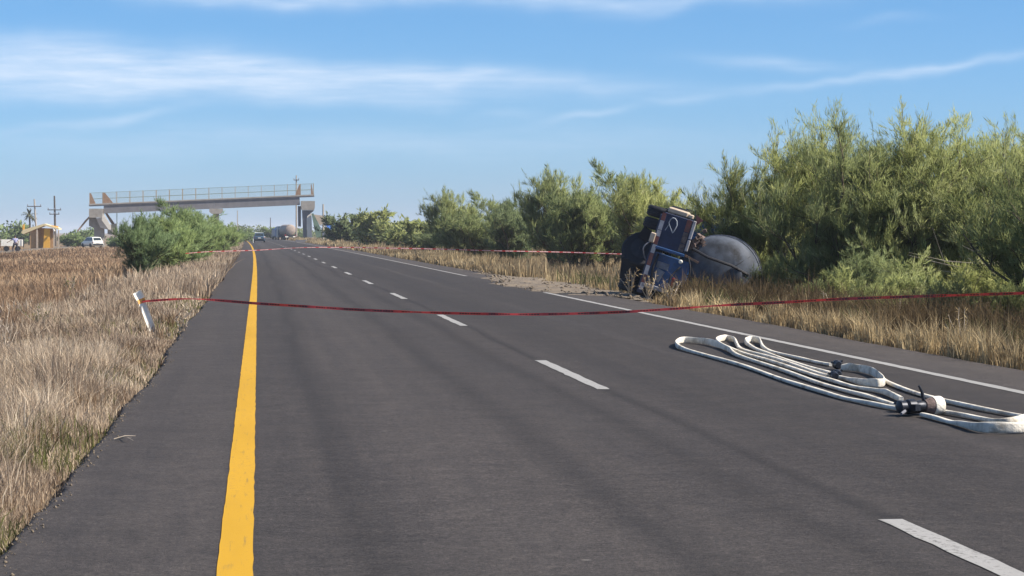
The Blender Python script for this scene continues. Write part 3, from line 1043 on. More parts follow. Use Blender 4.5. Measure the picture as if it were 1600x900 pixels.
def bank(specs):
    return [make_tree(**s) for s in specs]


NEAR = bank([dict(seed=s, H=4.0, W=4.6, stems=7, n2=7, n3=6, n4=7, leaves=46, lw=0.0088, leaf=(0.07, 0.19), whips=60, low=0.10, upright=0.85) for s in (1, 2, 3)])
SHRUB = bank([dict(seed=s, H=1.8, W=2.4, stems=8, n2=5, n3=5, n4=5, leaves=26, lw=0.009, leaf=(0.06, 0.16), whips=16, low=0.05, upright=0.45) for s in (11, 12)])
MID = bank([dict(seed=s, H=4.0, W=4.4, stems=7, n2=6, n3=5, n4=5, leaves=34, lw=0.0165, leaf=(0.12, 0.34), whips=60, low=0.06, upright=0.95) for s in (21, 22, 23)])
FAR = bank([dict(seed=s, H=3.6, W=4.6, stems=6, n2=5, n3=4, n4=4, leaves=11, lw=0.10, leaf=(0.22, 0.5), whips=14, low=0.1, upright=0.4) for s in (31, 32)])
_used = {}


def tree(kind, k, X, Y, h, w, leaf, label, group, name='mesquite_tree', rz=None, bark='bark', cat='tree', depth=None):
    tr, cr, top, wid = kind[k % len(kind)]
    key = (id(tr), leaf)
    if key not in _used:                       # same shape, another leaf colour: share geometry through a copy of the mesh
        a, b = (tr.copy(), cr.copy())
        a.materials.clear(); b.materials.clear()
        a.materials.append(M[bark]); b.materials.append(M[leaf])
        _used[key] = (a, b)
    a, b = _used[key]
    z = float(zg(X, Y))
    root = empty(name, (X, Y, z - 0.03), rz if rz is not None else random.random() * 6.28, label, cat, group)
    for nm, me in (('trunk', a), ('crown', b)):
        o = bpy.data.objects.new(nm, me)
        C.objects.link(o)
        o.parent = root
        o.scale = (w / wid, (depth or w) / wid, h / top)
    return root


G1 = 'trees along the right of the road'
# near right thicket
for (px, top, Y, w, kd, lf, lb) in [
        (1228, 192, 57, 4.7, 1, 'leaf', 'yellow-green tree with ragged left outline nearest the overturned truck'),
        (1325, 196, 51, 5.0, 0, 'leaf', 'bushy yellow-green tree second from the left in the big right thicket'),
        (1435, 186, 50, 5.2, 2, 'leaf', 'tallest yellow-green tree with wisps at the middle of the big right thicket'),
        (1530, 200, 52, 5.0, 0, 'leaf', 'yellow-green tree right of the tallest one in the big thicket'),
        (1615, 195, 48, 5.2, 1, 'leaf', 'yellow-green tree with forked limbs cut by the right edge of the photo'),
        (1290, 235, 61, 5.4, 2, 'leaf_dark', 'darker green tree behind the left half of the big right thicket'),
        (1470, 225, 60, 6.0, 0, 'leaf_dark', 'darker green tree behind the right half of the big thicket'),
        (1150, 300, 66, 3.4, 1, 'leaf_dark', 'low dark green tree behind the round end of the tank'),
        (1690, 215, 38, 4.2, 2, 'leaf', 'near yellow-green tree whose left side shows at the right edge'),
        (1950, 190, 35, 4.6, 0, 'leaf', 'near tree outside the right edge of the photo'),
        (2300, 150, 30, 4.6, 1, 'leaf', 'tree nearest the camera, outside the right edge of the photo'),
        (1880, 200, 28.5, 3.4, 0, 'leaf', 'tall shrubby tree outside the frame beside the right shoulder'),
        (1760, 240, 33, 3.4, 1, 'leaf_dark', 'shrubby tree outside the frame behind the end of the tape'),
        (1790, 200, 52, 5.6, 2, 'leaf', 'tree just beyond the right edge behind the thicket')]:
    p = at(px, top, Y)
    tree(NEAR, kd, p.x, p.y, p.z - float(zg(p.x, p.y)), w, lf, lb, G1, rz=px * 0.7)
for (px, top, Y, w, kd, lf, lb) in [
        (1420, 398, 42.0, 2.4, 0, 'leaf', 'bright yellow-green shrub at the foot of the big right thicket'),
        (1530, 392, 42.8, 2.8, 1, 'leaf', 'yellow-green shrub behind the barrier tape at the right edge'),
        (1292, 418, 46.0, 1.7, 0, 'leaf', 'low yellow-green shrub beside the tall arched dry stalk'),
        (1375, 432, 41.0, 1.6, 1, 'leaf', 'low loose green shrub close to the shoulder under the tape'),
        (1490, 432, 38.5, 1.9, 0, 'leaf', 'low yellow-green shrub before the dead branches at the right edge'),
        (1235, 385, 53.0, 1.9, 1, 'leaf_dark', 'dark green shrub right of the round tank end'),
        (1340, 385, 46.5, 2.4, 0, 'leaf_dark', 'dark green shrub left of the bright yellow-green one'),
        (1610, 430, 36.5, 1.8, 0, 'leaf_dark', 'dark low shrub at the right edge below the tape'),
        (1440, 455, 37.5, 1.3, 1, 'leaf_dark', 'dark low shrub under the tape below the bright yellow-green shrub'),
        (1540, 470, 35.0, 1.3, 0, 'brown_leaf', 'brown dried shrub under the tape near the right edge'),
        (1190, 425, 51.5, 1.1, 0, 'weed', 'loose pale green shrub at the lower right rim of the tank'),
        (1140, 440, 50.5, 0.9, 0, 'leaf_dark', 'low dark green shrub before the middle of the tank'),
        (1095, 432, 51.0, 0.9, 1, 'weed', 'small pale green bush in front of the grey tank end')]:
    p = at(px, top, Y)
    tree(SHRUB, kd, p.x, p.y, p.z - float(zg(p.x, p.y)), w, lf, lb, 'shrubs along the right verge', 'shrub', rz=px * 0.9, cat='shrub')
# middle distance, right
G2 = 'trees along the right of the road'
for j, (px, top, Y, w, kd, lf, lb) in enumerate([
        (1000, 275, 100, 3.6, 0, 'leaf', 'feathery green tree directly left of the overturned truck'),
        (945, 262, 106, 4.6, 1, 'leaf_dark', 'tallest dense dark tree left of the overturned truck'),
        (868, 268, 112, 4.0, 2, 'leaf', 'pale feathery tree with high wisps behind the far barrier tape'),
        (1058, 305, 92, 2.8, 1, 'leaf', 'low feathery tree behind the wheels of the overturned truck'),
        (905, 300, 104, 3.2, 2, 'leaf_dark', 'dark lower tree in front of the feathery trees'),
        (800, 312, 128, 4.2, 0, 'leaf_dark', 'dark rounded tree at the middle of the right tree row'),
        (750, 306, 140, 4.4, 1, 'leaf_dark', 'mid green tree left of the dark rounded tree'),
        (700, 298, 155, 3.6, 2, 'leaf', 'slim pale green tree standing at the left end of the right thicket'),
        (660, 342, 190, 5.0, 0, 'leaf', 'low pale green tree left of the slim one'),
        (625, 345, 215, 5.5, 1, 'leaf', 'low pale tree in the gap before the roadside clump'),
        (590, 327, 240, 5.5, 2, 'leaf', 'rounded yellow-green tree in the clump right of the footbridge'),
        (545, 332, 265, 5.5, 0, 'leaf_dark', 'darker tree behind the blue tarp stall'),
        (690, 345, 175, 4.4, 1, 'leaf_dark', 'low dark tree at the base of the slim pale tree')]):
    p = at(px, top, Y)
    base = float(zg(p.x, p.y))
    tree(MID if Y < 185 else FAR, kd, p.x, p.y, p.z - base, w * 1.28, lf, lb, G2, rz=j * 1.3)
# left bushes on the verge
G3 = 'bushes along the left verge'
for j, (px, top, Y, w, kd, lb) in enumerate([
        (222, 338, 88, 3.0, 0, 'dark grey-green bush at the near left end of the verge bushes'),
        (268, 317, 95, 3.9, 1, 'tallest grey-green bush in front of the footbridge beam'),
        (240, 334, 92, 3.2, 2, 'grey-green bush tucked between the near left bush and the tallest one'),
        (292, 327, 104, 3.4, 0, 'grey-green bush just behind the right shoulder of the tallest verge bush'),
        (310, 333, 115, 3.6, 2, 'grey-green bush below the middle pier of the footbridge'),
        (338, 342, 140, 3.4, 0, 'grey-green bush just right of the middle pier'),
        (356, 350, 180, 3.4, 1, 'small grey-green bush second nearest the yellow line'),
        (366, 356, 235, 3.6, 2, 'small grey-green bush farthest along the yellow line')]):
    p = at(px, top, Y)
    base = float(zg(p.x, p.y))
    tree(MID, kd, p.x, p.y, p.z - base, w, 'leaf_blue', lb, G3, 'bush', rz=j * 2.1, bark='bark_green', cat='bush')
for j, (px, top, Y, w, lb) in enumerate([
        (186, 372, 300, 4.5, 'dark low bush below the left stair of the footbridge'),
        (112, 364, 340, 5.0, 'low pale bush right of the yellow shelter'),
        (428, 354, 560, 9.0, 'grey tree far off down the road right of the blue car'),
        (385, 357, 380, 4.0, 'small bush left of the blue car'),
        (470, 362, 560, 6, 'low tree behind the parked tank truck')]):
    p = at(px, top, Y)
    base = float(zg(p.x, p.y))
    tree(FAR, j, p.x, p.y, p.z - base, w, 'leaf_blue', lb, 'far bushes', 'bush', rz=j * 1.1, cat='bush')


def woodland(name, boxes, n, mat, seed):
    """far-off scrub that reads as one mass: thousands of leaf clumps in uneven mounds"""
    r = np.random.default_rng(seed)
    Pl, Nl = [], []
    for (x0, x1, y0, y1, h) in boxes:
        k = int(n * abs(x1 - x0))
        nb = max(2, int(abs(x1 - x0) / 2.5))
        cx = r.uniform(x0, x1, nb); cy = r.uniform(y0, y1, nb); hh = h * r.uniform(0.55, 1.15, nb); ww = r.uniform(1.6, 3.2, nb)
        b = r.integers(nb, size=k)
        u = r.normal(0, 1, (k, 3))
        u /= np.linalg.norm(u, axis=1)[:, None]
        u *= (r.random(k) ** 0.45)[:, None] * r.uniform(0.8, 1.15, k)[:, None]
        X = cx[b] + u[:, 0] * ww[b]; Y = cy[b] + u[:, 1] * ww[b]
        Z = zg(X, Y) + hh[b] * 0.5 * (1 + u[:, 2])
        Pl.append(np.stack([X, Y, Z], -1))
        Nl.append(u * 0.9 + np.array([0, 0, 0.35]) + r.normal(0, 0.4, (k, 3)))
    P = np.concatenate(Pl)
    m = len(P)
    D = r.normal(0, 0.6, (m, 3)) + np.array([0, 0, 0.6])
    D /= np.linalg.norm(D, axis=1)[:, None]
    S = np.cross(D, r.normal(0, 1, (m, 3)))
    S /= np.linalg.norm(S, axis=1)[:, None]
    L = r.uniform(0.3, 0.8, m)[:, None]
    W = r.uniform(0.10, 0.25, m)[:, None]
    V = np.stack([P, P + D * L * 0.5 + S * W, P + D * L, P + D * L * 0.5 - S * W], 1)
    tone = np.clip(r.normal(0.5, 0.22, m), 0, 1)
    me = np_mesh(name, V.reshape(-1, 3), np.arange(m * 4).reshape(m, 4), np.repeat(tone, 4), normals=np.repeat(np.concatenate(Nl), 4, axis=0))
    return tag(link_mesh(name, me, mat), kind='stuff')


woodland('far_woodland', [(-90, -30, 420, 470, 3.6), (-60, -42, 400, 440, 4.2), (-30, -8, 480, 540, 3.0), (-120, -60, 450, 520, 4.0), (-26, -14, 380, 420, 2.0)], 150, M['leaf_blue'], 51)
woodland('roadside_scrub', [(14, 40, 250, 330, 3.2), (18, 48, 200, 260, 3.0), (16, 44, 140, 190, 3.0), (18, 40, 95, 135, 3.2), (10, 40, 400, 500, 3.4), (0, 20, 600, 680, 3.5), (-22, 0, 620, 700, 3.5)], 110, M['leaf_dark'], 52)


# individual dry weeds
def weed(X, Y, h, label, mat='dry', n=7, spread=0.35, seed=0, group='dry weeds'):
    r = np.random.default_rng(seed)
    z = float(zg(X, Y))
    root = empty('dry_weed', (X, Y, z), 0, label, 'weed', group)
    mb = MB()
    tips = []
    for k in range(n):
        th = r.random() * 6.28
        d = np.array([math.cos(th) * spread * r.random(), math.sin(th) * spread * r.random(), 1.0])
        pts = polyline((0, 0, -0.02), d, h * r.uniform(0.6, 1.1), 5, r, 0.12, -0.03)
        mb.tube(pts, list(np.linspace(0.006, 0.003, 6) * max(1, Y / 25)), 4)
        for j in range(2, 6):
            for _ in range(3):
                q = pts[j] + (pts[j - 1] - pts[j]) * r.random()
                tips.append((q, r.normal(0, 0.6, 3) + np.array([0, 0, 0.5])))
    mb.build('stem', M['deadwood'], root)
    P = np.array([q[0] for q in tips])
    D = np.array([q[1] for q in tips])
    D /= np.linalg.norm(D, axis=1)[:, None]
    S = np.cross(D, r.normal(0, 1, (len(P), 3)))
    S /= np.linalg.norm(S, axis=1)[:, None]
    L = r.uniform(0.06, 0.16, len(P))[:, None] * h
    W = np.full_like(L, 0.006 * max(1, Y / 25))
    V = np.stack([P, P + D * L * 0.5 + S * W, P + D * L, P + D * L * 0.5 - S * W], 1)
    me = np_mesh('leaves', V.reshape(-1, 3), np.arange(len(P) * 4).reshape(-1, 4), np.repeat(np.clip(r.normal(0.7, 0.2, len(P)), 0, 1), 4))
    link_mesh('leaves', me, M[mat], root)


for j, (px, py, h, mt, lb) in enumerate([
        (8, 545, 0.75, 'dry', 'tall pale dry stalk at the left edge of the photo'),
        (60, 500, 0.6, 'weed', 'green weed among brown grass at the far left'),
        (110, 462, 0.7, 'weed', 'thin upright green weed left of the white post'),
        (285, 525, 0.5, 'dry', 'straw tuft between the white post and the asphalt'),
        (1400, 530, 0.75, 'straw', 'pale dry tuft at the right shoulder under the shrub'),
        (1300, 510, 0.65, 'straw', 'pale dry tuft at the shoulder left of the yellow-green shrub'),
        (1235, 478, 1.0, 'straw', 'tall arched dry stalk right of the tank end'),
        (1012, 470, 0.7, 'straw', 'dry stalks in front of the truck rear'),
        (985, 466, 0.8, 'straw', 'dry stalks in front of the truck wheels'),
        (1048, 480, 0.6, 'straw', 'dry tuft below the bumper of the truck'),
        (1500, 560, 0.6, 'straw', 'dry tuft at the shoulder near the right edge')]):
    p = gnd(px, py, -0.08)
    weed(p.x, p.y, h, lb, mt, n=9, seed=j + 60)
# dead branches leaning out of the right thicket
mb = MB()
r = np.random.default_rng(77)
b0 = at(1610, 452, 42)
for k in range(9):
    e = Vector(at(1410 + 130 * r.random(), 375 + 50 * r.random(), 42.6 + r.random()))
    s = Vector(b0) + Vector((r.normal(0, .25), r.normal(0, .2), r.normal(0, .14)))
    q1 = s.lerp(e, 0.35) + Vector((0, r.normal(0, 0.1), r.normal(0.05, 0.05)))
    q2 = s.lerp(e, 0.7) + Vector((0, r.normal(0, 0.1), r.normal(0.06, 0.08)))
    mb.tube([s, q1, q2, e], [0.013, 0.010, 0.007, 0.003], 5)
    for q in (q1, q2):
        mb.tube([q, q + Vector((r.normal(-0.25, 0.15), r.normal(0, 0.15), r.normal(0.05, 0.18)))], [0.006, 0.002], 4)
o = mb.build('dead_branches', M['deadwood'])
tag(o, 'bundle of bare grey dead branches sticking out of the right thicket', 'branches')
# dry twig on the asphalt, lower left
mb = MB()
for (a, b) in [((178, 686), (212, 681)), ((190, 684), (208, 688)), ((182, 687), (205, 684))]:
    pa, pb = gnd(*a, 0.012), gnd(*b, 0.03)
    mb.tube([pa, (pa + pb) / 2 + Vector((0, 0, 0.012)), pb], [0.005, 0.004, 0.002], 5)
tag(mb.build('dry_twig', M['deadwood']), 'small dry twig lying on the asphalt at the left road edge', 'twig')


# ------------------------------------------------------------------ the overturned tank truck
def smooth_path(pts, sub=6):
    pts = [Vector(p) for p in pts]
    out = []
    for i in range(len(pts) - 1):
        p0, p1, p2, p3 = pts[max(i - 1, 0)], pts[i], pts[i + 1], pts[min(i + 2, len(pts) - 1)]
        for k in range(sub):
            t = k / sub
            out.append(0.5 * ((2 * p1) + (p2 - p0) * t + (2 * p0 - 5 * p1 + 4 * p2 - p3) * t * t + (3 * p1 - p0 - 3 * p2 + p3) * t ** 3))
    out.append(pts[-1])
    return out


def truck():
    o = at(1020, 390, 54)
    root = empty('overturned_tank_truck', o, 0, 'dark blue tank truck lying on its side in the right ditch', 'truck')
    rt = Vector((-0.30, 0, -0.954)).normalized()
    fw = Vector((0, 1, 0))
    up = rt.cross(fw)
    Mx = Matrix((rt, fw, up)).transposed().to_4x4()
    root.matrix_world = Matrix.Translation(o) @ Matrix.Rotation(R(-14), 4, 'Z') @ Mx
    B = lambda: MB()
    # local: x = truck right, y = forward, z = up
    a = B()
    for s in (-0.42, 0.42):
        a.box((s, 3.2, 0.12), (0.09, 6.2, 0.26))
    for y in (0.35, 2.0, 4.0):
        a.box((0, y, 0.12), (0.745, 0.1, 0.2))
    a.build('chassis_frame', M['dark_metal'], root)
    # tank: dished end, shell, front
    prof = [(0.02, -0.30), (0.30, -0.285), (0.55, -0.235), (0.78, -0.15), (0.93, -0.05), (0.985, 0.03), (1.0, 0.10), (1.0, 6.2), (0.9, 6.35), (0.4, 6.5), (0.02, 6.52)]
    B().lathe(prof, (0.18, 0.35, 1.66), (0, 1, 0), 40).build('tank', M['tank'], root, True, 30)
    for y in (0.47, 2.2, 4.2, 6.0):
        B().lathe([(0.99, y - 0.03), (1.03, y - 0.028), (1.03, y + 0.028), (0.99, y + 0.03)], (0.18, 0.35, 1.66), (0, 1, 0), 40).build('tank_band', M['grey_metal'], root, True)
    for th in (R(20), R(75), R(140)):
        a_ = [(0.18 + q * math.cos(th), 0.35 - 0.30 + 0.30 * (q / 0.98) ** 2.6 - 0.004, 1.66 + q * math.sin(th)) for q in np.linspace(-0.93, 0.93, 11)]
        B().tube(a_, 0.010, 5).build('weld_seam', M['dark_metal'], root, True)
    B().lathe([(0.20, 0.02), (0.21, -0.03), (0.17, -0.05), (0.05, -0.05)], (0.02, 0.12, 2.02), (0, 1, 0), 18).build('inspection_cover', M['tank'], root, True)
    # ladder rungs and pipe on the tank end
    l_ = B()
    for s in (-0.16, 0.16):
        l_.tube([(0.5 + s, 0.02, 0.95), (0.5 + s, -0.02, 1.6), (0.5 + s, 0.06, 2.3)], 0.018, 6)
    for z in np.arange(1.05, 2.3, 0.25):
        l_.tube([(0.34, 0.0, z), (0.66, 0.0, z)], 0.014, 6)
    l_.build('ladder', M['dark_metal'], root, True)
    B().tube([(-0.3, 0.15, 0.9), (-0.22, 0.0, 1.3), (-0.2, 0.0, 1.9), (-0.1, 0.2, 2.35)], 0.035, 8).build('hose_pipe', M['dark_metal'], root, True)
    # rear panels
    pl = B().box((-0.52, 0.02, 0.37), (0.86, 0.07, 0.70), bevel=0.015).build('rear_plate', M['navy'], root)
    B().box((-0.085, -0.04, 0.40), (0.075, 0.09, 0.72), bevel=0.012).build('cross_rail', M['blue'], root)
    lp = B().box((0.42, 0.10, 0.52), (0.78, 0.06, 0.92), bevel=0.015).build('lower_plate', M['blue'], root)
    B().box((0.30, 0.06, 0.34), (0.16, 0.02, 0.30), bevel=0.005).build('number_plate', M['grey_metal'], root)
    B().box((0.62, 0.05, 0.70), (0.24, 0.05, 0.10), bevel=0.01).build('rear_lamp', M['lamp_red'], root)
    for s, z in ((0.08, 0.72), (0.70, 0.16)):
        B().lathe([(0.05, 0.0), (0.05, -0.03), (0.03, -0.045)], (s, 0.06, z), (0, 1, 0), 14).build('round_lamp', M['white_plastic'], root)
    B().box((0.86, -0.03, 0.32), (0.10, 0.10, 0.66), bevel=0.012).build('bumper_end', M['grey_metal'], root)
    B().box((0.10, -0.02, 0.00), (1.95, 0.09, 0.14), bevel=0.012).build('bumper_bar', M['navy'], root)
    # reflector strips on the bumper bar, red and white in turn
    x = -0.93
    cols = ['r', 'w', 'w', 'r', 'w', 'r', 'w', 'r', 'w']
    lens = [0.19, 0.24, 0.16, 0.2, 0.22, 0.3, 0.24, 0.2, 0.18]
    for c, L in zip(cols, lens):
        w = 0.095 + 0.02 * ((len(cols) * L * 100) % 3) / 3
        B().box((x + L / 2, -0.072, 0.015), (L - 0.012, 0.012, w)).build('red_reflector' if c == 'r' else 'white_reflector', M['tape_red' if c == 'r' else 'tape_white'], root)
        x += L
    B().box((-0.28, -0.09, -0.09), (0.24, 0.05, 0.13), bevel=0.02).build('lamp_housing', M['cream'], root)
    # strips on the upper edge of the plate
    for c, x0, L in (('r', -0.94, 0.30), ('w', -0.62, 0.26), ('w', -0.34, 0.20)):
        B().box((x0 + L / 2, -0.022, 0.64), (L, 0.012, 0.12)).build('red_reflector' if c == 'r' else 'white_reflector', M['tape_red' if c == 'r' else 'brown_rough'], root)
    for x0, L in ((-0.95, 0.45), (-0.47, 0.27)):
        B().box((x0 + L / 2, 0.0, 0.765), (L, 0.10, 0.07), bevel=0.01).build('white_reflector', M['tape_white'], root)
    # chalk mark on the plate
    pts = [(505, 304), (516, 298), (533, 268), (548, 238), (547, 200), (532, 178), (512, 172), (492, 186), (477, 214), (484, 240), (496, 270), (508, 302)]
    loc = []
    for (cx, cy) in pts:
        px, py = 960 + cx / 5.63, 310 + cy / 5.63
        w = at(px, py, 54) - Vector(o)
        loc.append((w.dot(rt), -0.019, w.dot(up)))
    B().tube(loc, 0.014, 6).build('chalk_mark', M['chalk'], pl, True)
    w0 = [(loc[8][0] + 0.02, -0.019, loc[8][2] + 0.02), (loc[8][0] + 0.20, -0.019, loc[8][2] - 0.03)]
    B().tube(w0, 0.010, 6).build('chalk_mark', M['chalk'], pl, True)
    # sunlit cream box of the body side and the gear left of the tank
    B().box((-1.03, 0.62, 0.30), (0.14, 0.9, 0.50), bevel=0.03).build('side_box', M['cream'], root)
    B().box((-1.02, 0.35, 0.62), (0.10, 0.35, 0.12), bevel=0.02).build('side_box_lid', M['cream'], root)
    hb = B()
    rr = np.random.default_rng(5)
    for k in range(26):
        hb.box((-0.45 + rr.normal(0, 0.14), 0.22 + rr.random() * 0.3, 0.95 + rr.normal(0, 0.08)), tuple(rr.uniform(0.05, 0.2, 3)),
               Matrix.Rotation(rr.random() * 3, 3, Vector(rr.normal(0, 1, 3))))
    hb.build('crushed_locker', M['brown_rough'], root)
    B().box((-0.06, 0.1, 0.95), (0.05, 0.08, 0.36), Matrix.Rotation(0.2, 3, 'Y')).build('wooden_slat', M['amber'], root)
    tr = B().prism([(-1.10, 0.2, 0.72), (-0.86, 0.2, 0.80), (-1.02, 0.2, 0.94)], (0, 0.03, 0))
    tr.build('reflector_triangle', M['tape_red'], root)
    B().box((0.45, 0.5, 1.05), (0.95, 0.6, 0.14), bevel=0.03).build('tank_cradle', M['navy'], root)
    # axle, differential, mud flaps, wheels
    ax = B().tube([(-1.0, 0.75, 0.02), (1.0, 0.75, -0.08)], 0.085, 12)
    ax.build('axle', M['dark_metal'], root, True)
    B().lathe([(0.05, -0.22), (0.17, -0.16), (0.24, 0), (0.17, 0.16), (0.05, 0.22)], (0, 1.0, 0.08), (1, 0, 0), 16).build('differential', M['dark_metal'], root, True)
    for s in (0.62,):
        B().box((s, 0.35, -0.16), (0.52, 0.025, 0.62), bevel=0.01).build('mud_flap', M['rubber'], root)

    def wheel(center, axis, Rw=0.5, wd=0.26):
        axis = Vector(axis).normalized()
        tp = [(Rw * 0.58, -wd / 2), (Rw * 0.9, -wd / 2), (Rw * 0.97, -wd * 0.40), (Rw, -wd * 0.3), (Rw, -wd * 0.12), (Rw * 0.97, -wd * 0.10), (Rw * 0.97, -wd * 0.02),
              (Rw, 0.0), (Rw, wd * 0.12), (Rw * 0.97, wd * 0.14), (Rw, wd * 0.2), (Rw, wd * 0.3), (Rw * 0.97, wd * 0.40), (Rw * 0.9, wd / 2), (Rw * 0.58, wd / 2)]
        ty = MB().lathe(tp, center, axis, 28).build('tyre', M['rubber'], root, True, 35)
        rp = [(Rw * 0.59, -wd / 2 - 0.005), (Rw * 0.5, -wd * 0.4), (Rw * 0.42, -wd * 0.2), (Rw * 0.2, -wd * 0.25), (Rw * 0.17, -wd * 0.6), (0.03, -wd * 0.62)]
        rm = MB().lathe(rp, center, axis, 24)
        a_ = axis.orthogonal().normalized()
        b_ = axis.cross(a_)
        for k in range(8):
            th = k * math.pi / 4
            q = Vector(center) + (a_ * math.cos(th) + b_ * math.sin(th)) * Rw * 0.31 - axis * wd * 0.23
            rm.tube([q, q - axis * 0.04], 0.018, 6)
        rm.build('rim', M['rim'], ty, True, 35)
        return ty

    for s in (-0.88, -0.58):
        wheel((s, 0.75, 0.03), (1, 0, 0))
    for s in (0.72, 1.03):
        wheel((s, 0.75, -0.10), (1, 0, 0))
    wheel((0.12, 0.55, -0.24), (0.55, 0.75, 0.15), 0.53, 0.27)
    wheel((0.34, 0.95, -0.22), (0.55, 0.75, 0.15), 0.53, 0.27)
    fd = B()
    for k in range(7):
        th = R(20 + k * 22)
        q = Vector((0, 0.75 - 0.60 * math.cos(th), 0.03 + 0.60 * math.sin(th)))
        q2 = Vector((0, 0.75 - 0.60 * math.cos(th + R(22)), 0.03 + 0.60 * math.sin(th + R(22))))
        fd.bar(q + Vector((-0.74, 0, 0)), q2 + Vector((-0.74, 0, 0)), 0.62, 0.02, (q + q2) / 2 - Vector((0, 0.75, 0.03)))
    fd.build('fender', M['dark_metal'], root)
    for k, (a, b_, c) in enumerate([((-0.3, 0.0, 0.02), (0.0, -0.12, -0.22), (0.35, 0.1, -0.05)), ((0.2, 0.05, 0.75), (0.55, -0.08, 0.6), (0.95, 0.0, 0.72)), ((-0.1, 0.0, 0.85), (0.25, -0.10, 1.02), (0.8, 0.05, 0.95))]):
        B().tube(smooth_path([a, b_, c], 6), 0.018, 6).build('air_line', M['rubber'] if k else M['grey_metal'], root, True)
    B().box((0.55, 0.04, 0.30), (0.30, 0.05, 0.20), Matrix.Rotation(0.25, 3, 'Y'), bevel=0.01).build('bent_bracket', M['grey_metal'], root)
    B().tube([(0.05, -0.03, 0.16), (0.40, -0.06, 0.14), (0.86, -0.02, 0.2)], 0.03, 8).build('crossbar', M['dark_metal'], root, True)
    B().box((-0.25, 0.5, -0.20), (0.30, 0.03, 0.50), Matrix.Rotation(0.3, 3, 'Y'), bevel=0.01).build('mud_flap', M['rubber'], root)
    B().box((0.62, 0.25, -0.42), (0.50, 0.025, 0.42), Matrix.Rotation(-0.2, 3, 'Y'), bevel=0.01).build('mud_flap', M['rubber'], root)
    # the cab far ahead, mostly hidden
    cab = B().prism([(-1.15, 6.95, 0.3), (-1.15, 6.95, 2.4), (-1.15, 8.3, 2.4), (-1.15, 8.9, 1.5), (-1.15, 9.0, 0.3)], (2.3, 0, 0)).build('cab', M['blue'], root)
    B().box((0, 6.94, 1.9), (1.6, 0.02, 0.5)).build('cab_window', M['glass'], cab)
    for s in (-0.95, 0.95):
        wheel((s, 7.9, 0.10), (1, 0, 0), 0.5, 0.28)
    return root


truck()


# ------------------------------------------------------------------ fire hoses on the road
def hose(px_pts, label, seed, offscreen=()):
    """px_pts: (photo x, photo y, stand) on the road; stand 1 = flat hose standing on its edge, 0 = lying rounded"""
    pts, st = [], []
    for (px, py, s) in px_pts:
        pts.append(gnd(px, py, 0.0))
        st.append(s)
    for (x, y, s) in offscreen:
        pts.append(Vector((x, y, 0)))
        st.append(s)
    sub = 7
    P = smooth_path(pts, sub)
    S = []
    for i in range(len(st) - 1):
        S += [st[i] + (st[i + 1] - st[i]) * k / sub for k in range(sub)]
    S.append(st[-1])
    r = np.random.default_rng(seed)
    n = 12
    vs, fs = [], []
    ph = r.random() * 6
    for i, p in enumerate(P):
        d = (P[min(i + 1, len(P) - 1)] - P[max(i - 1, 0)])
        d.z = 0
        d.normalize()
        side = Vector((d.y, -d.x, 0))
        s = S[i]
        w = 0.047 + (0.020 - 0.047) * s + 0.004 * math.sin(i * 0.7 + ph)
        h = 0.034 + (0.085 - 0.034) * s + 0.003 * math.sin(i * 0.45 + ph)
        tilt = 0.12 * math.sin(i * 0.25 + ph) * s
        wob = 0.006 * math.sin(i * 0.33 + ph * 2)
        for k in range(n):
            th = 2 * math.pi * k / n
            cx, cz = math.cos(th), math.sin(th)
            cx = math.copysign(abs(cx) ** 0.7, cx)
            cz = math.copysign(abs(cz) ** 0.7, cz)
            z = 0.006 + h / 2 + cz * h / 2
            q = p + side * (cx * w / 2 + wob + tilt * z) + Vector((0, 0, z))
            vs.append(q)
    for i in range(len(P) - 1):
        for k in range(n):
            fs.append((i * n + k, i * n + (k + 1) % n, (i + 1) * n + (k + 1) % n, (i + 1) * n + k))
    fs.append(tuple(range(n))[::-1])
    fs.append(tuple((len(P) - 1) * n + k for k in range(n)))
    base = P[0].copy()
    root = empty('fire_hose', base, 0, label, 'fire hose', 'fire hoses laid out on the road')
    mb = MB()
    mb.add([v - base for v in vs], fs)
    mb.build('hose_jacket', M['hose'], root, True, 60)
    return root, base


def coupling(root, base, p, d, r0=0.045, L=0.16, lugs=True):
    d = Vector(d)
    d.z = 0
    d.normalize()
    p = Vector(p)
    p = Vector((p.x, p.y, r0 + 0.008)) - base
    mb = MB().lathe([(r0 * 0.7, -L / 2), (r0 * 0.8, -L * 0.42), (r0 * 0.8, -L * 0.2), (r0, -L * 0.18), (r0, L * 0.05), (r0 * 0.85, L * 0.08), (r0 * 0.95, L * 0.3), (r0 * 0.7, L / 2)], p, d, 16)
    side = Vector((d.y, -d.x, 0))
    if lugs:
        for a in (0.4, 2.5, 4.6):
            q = side * math.cos(a) + Vector((0, 0, 1)) * math.sin(a)
            mb.bar(p + q * r0 * 0.7, p + q * r0 * 1.45, 0.03, 0.02)
    mb.build('coupling', M['hose_brass'], root, True, 35)


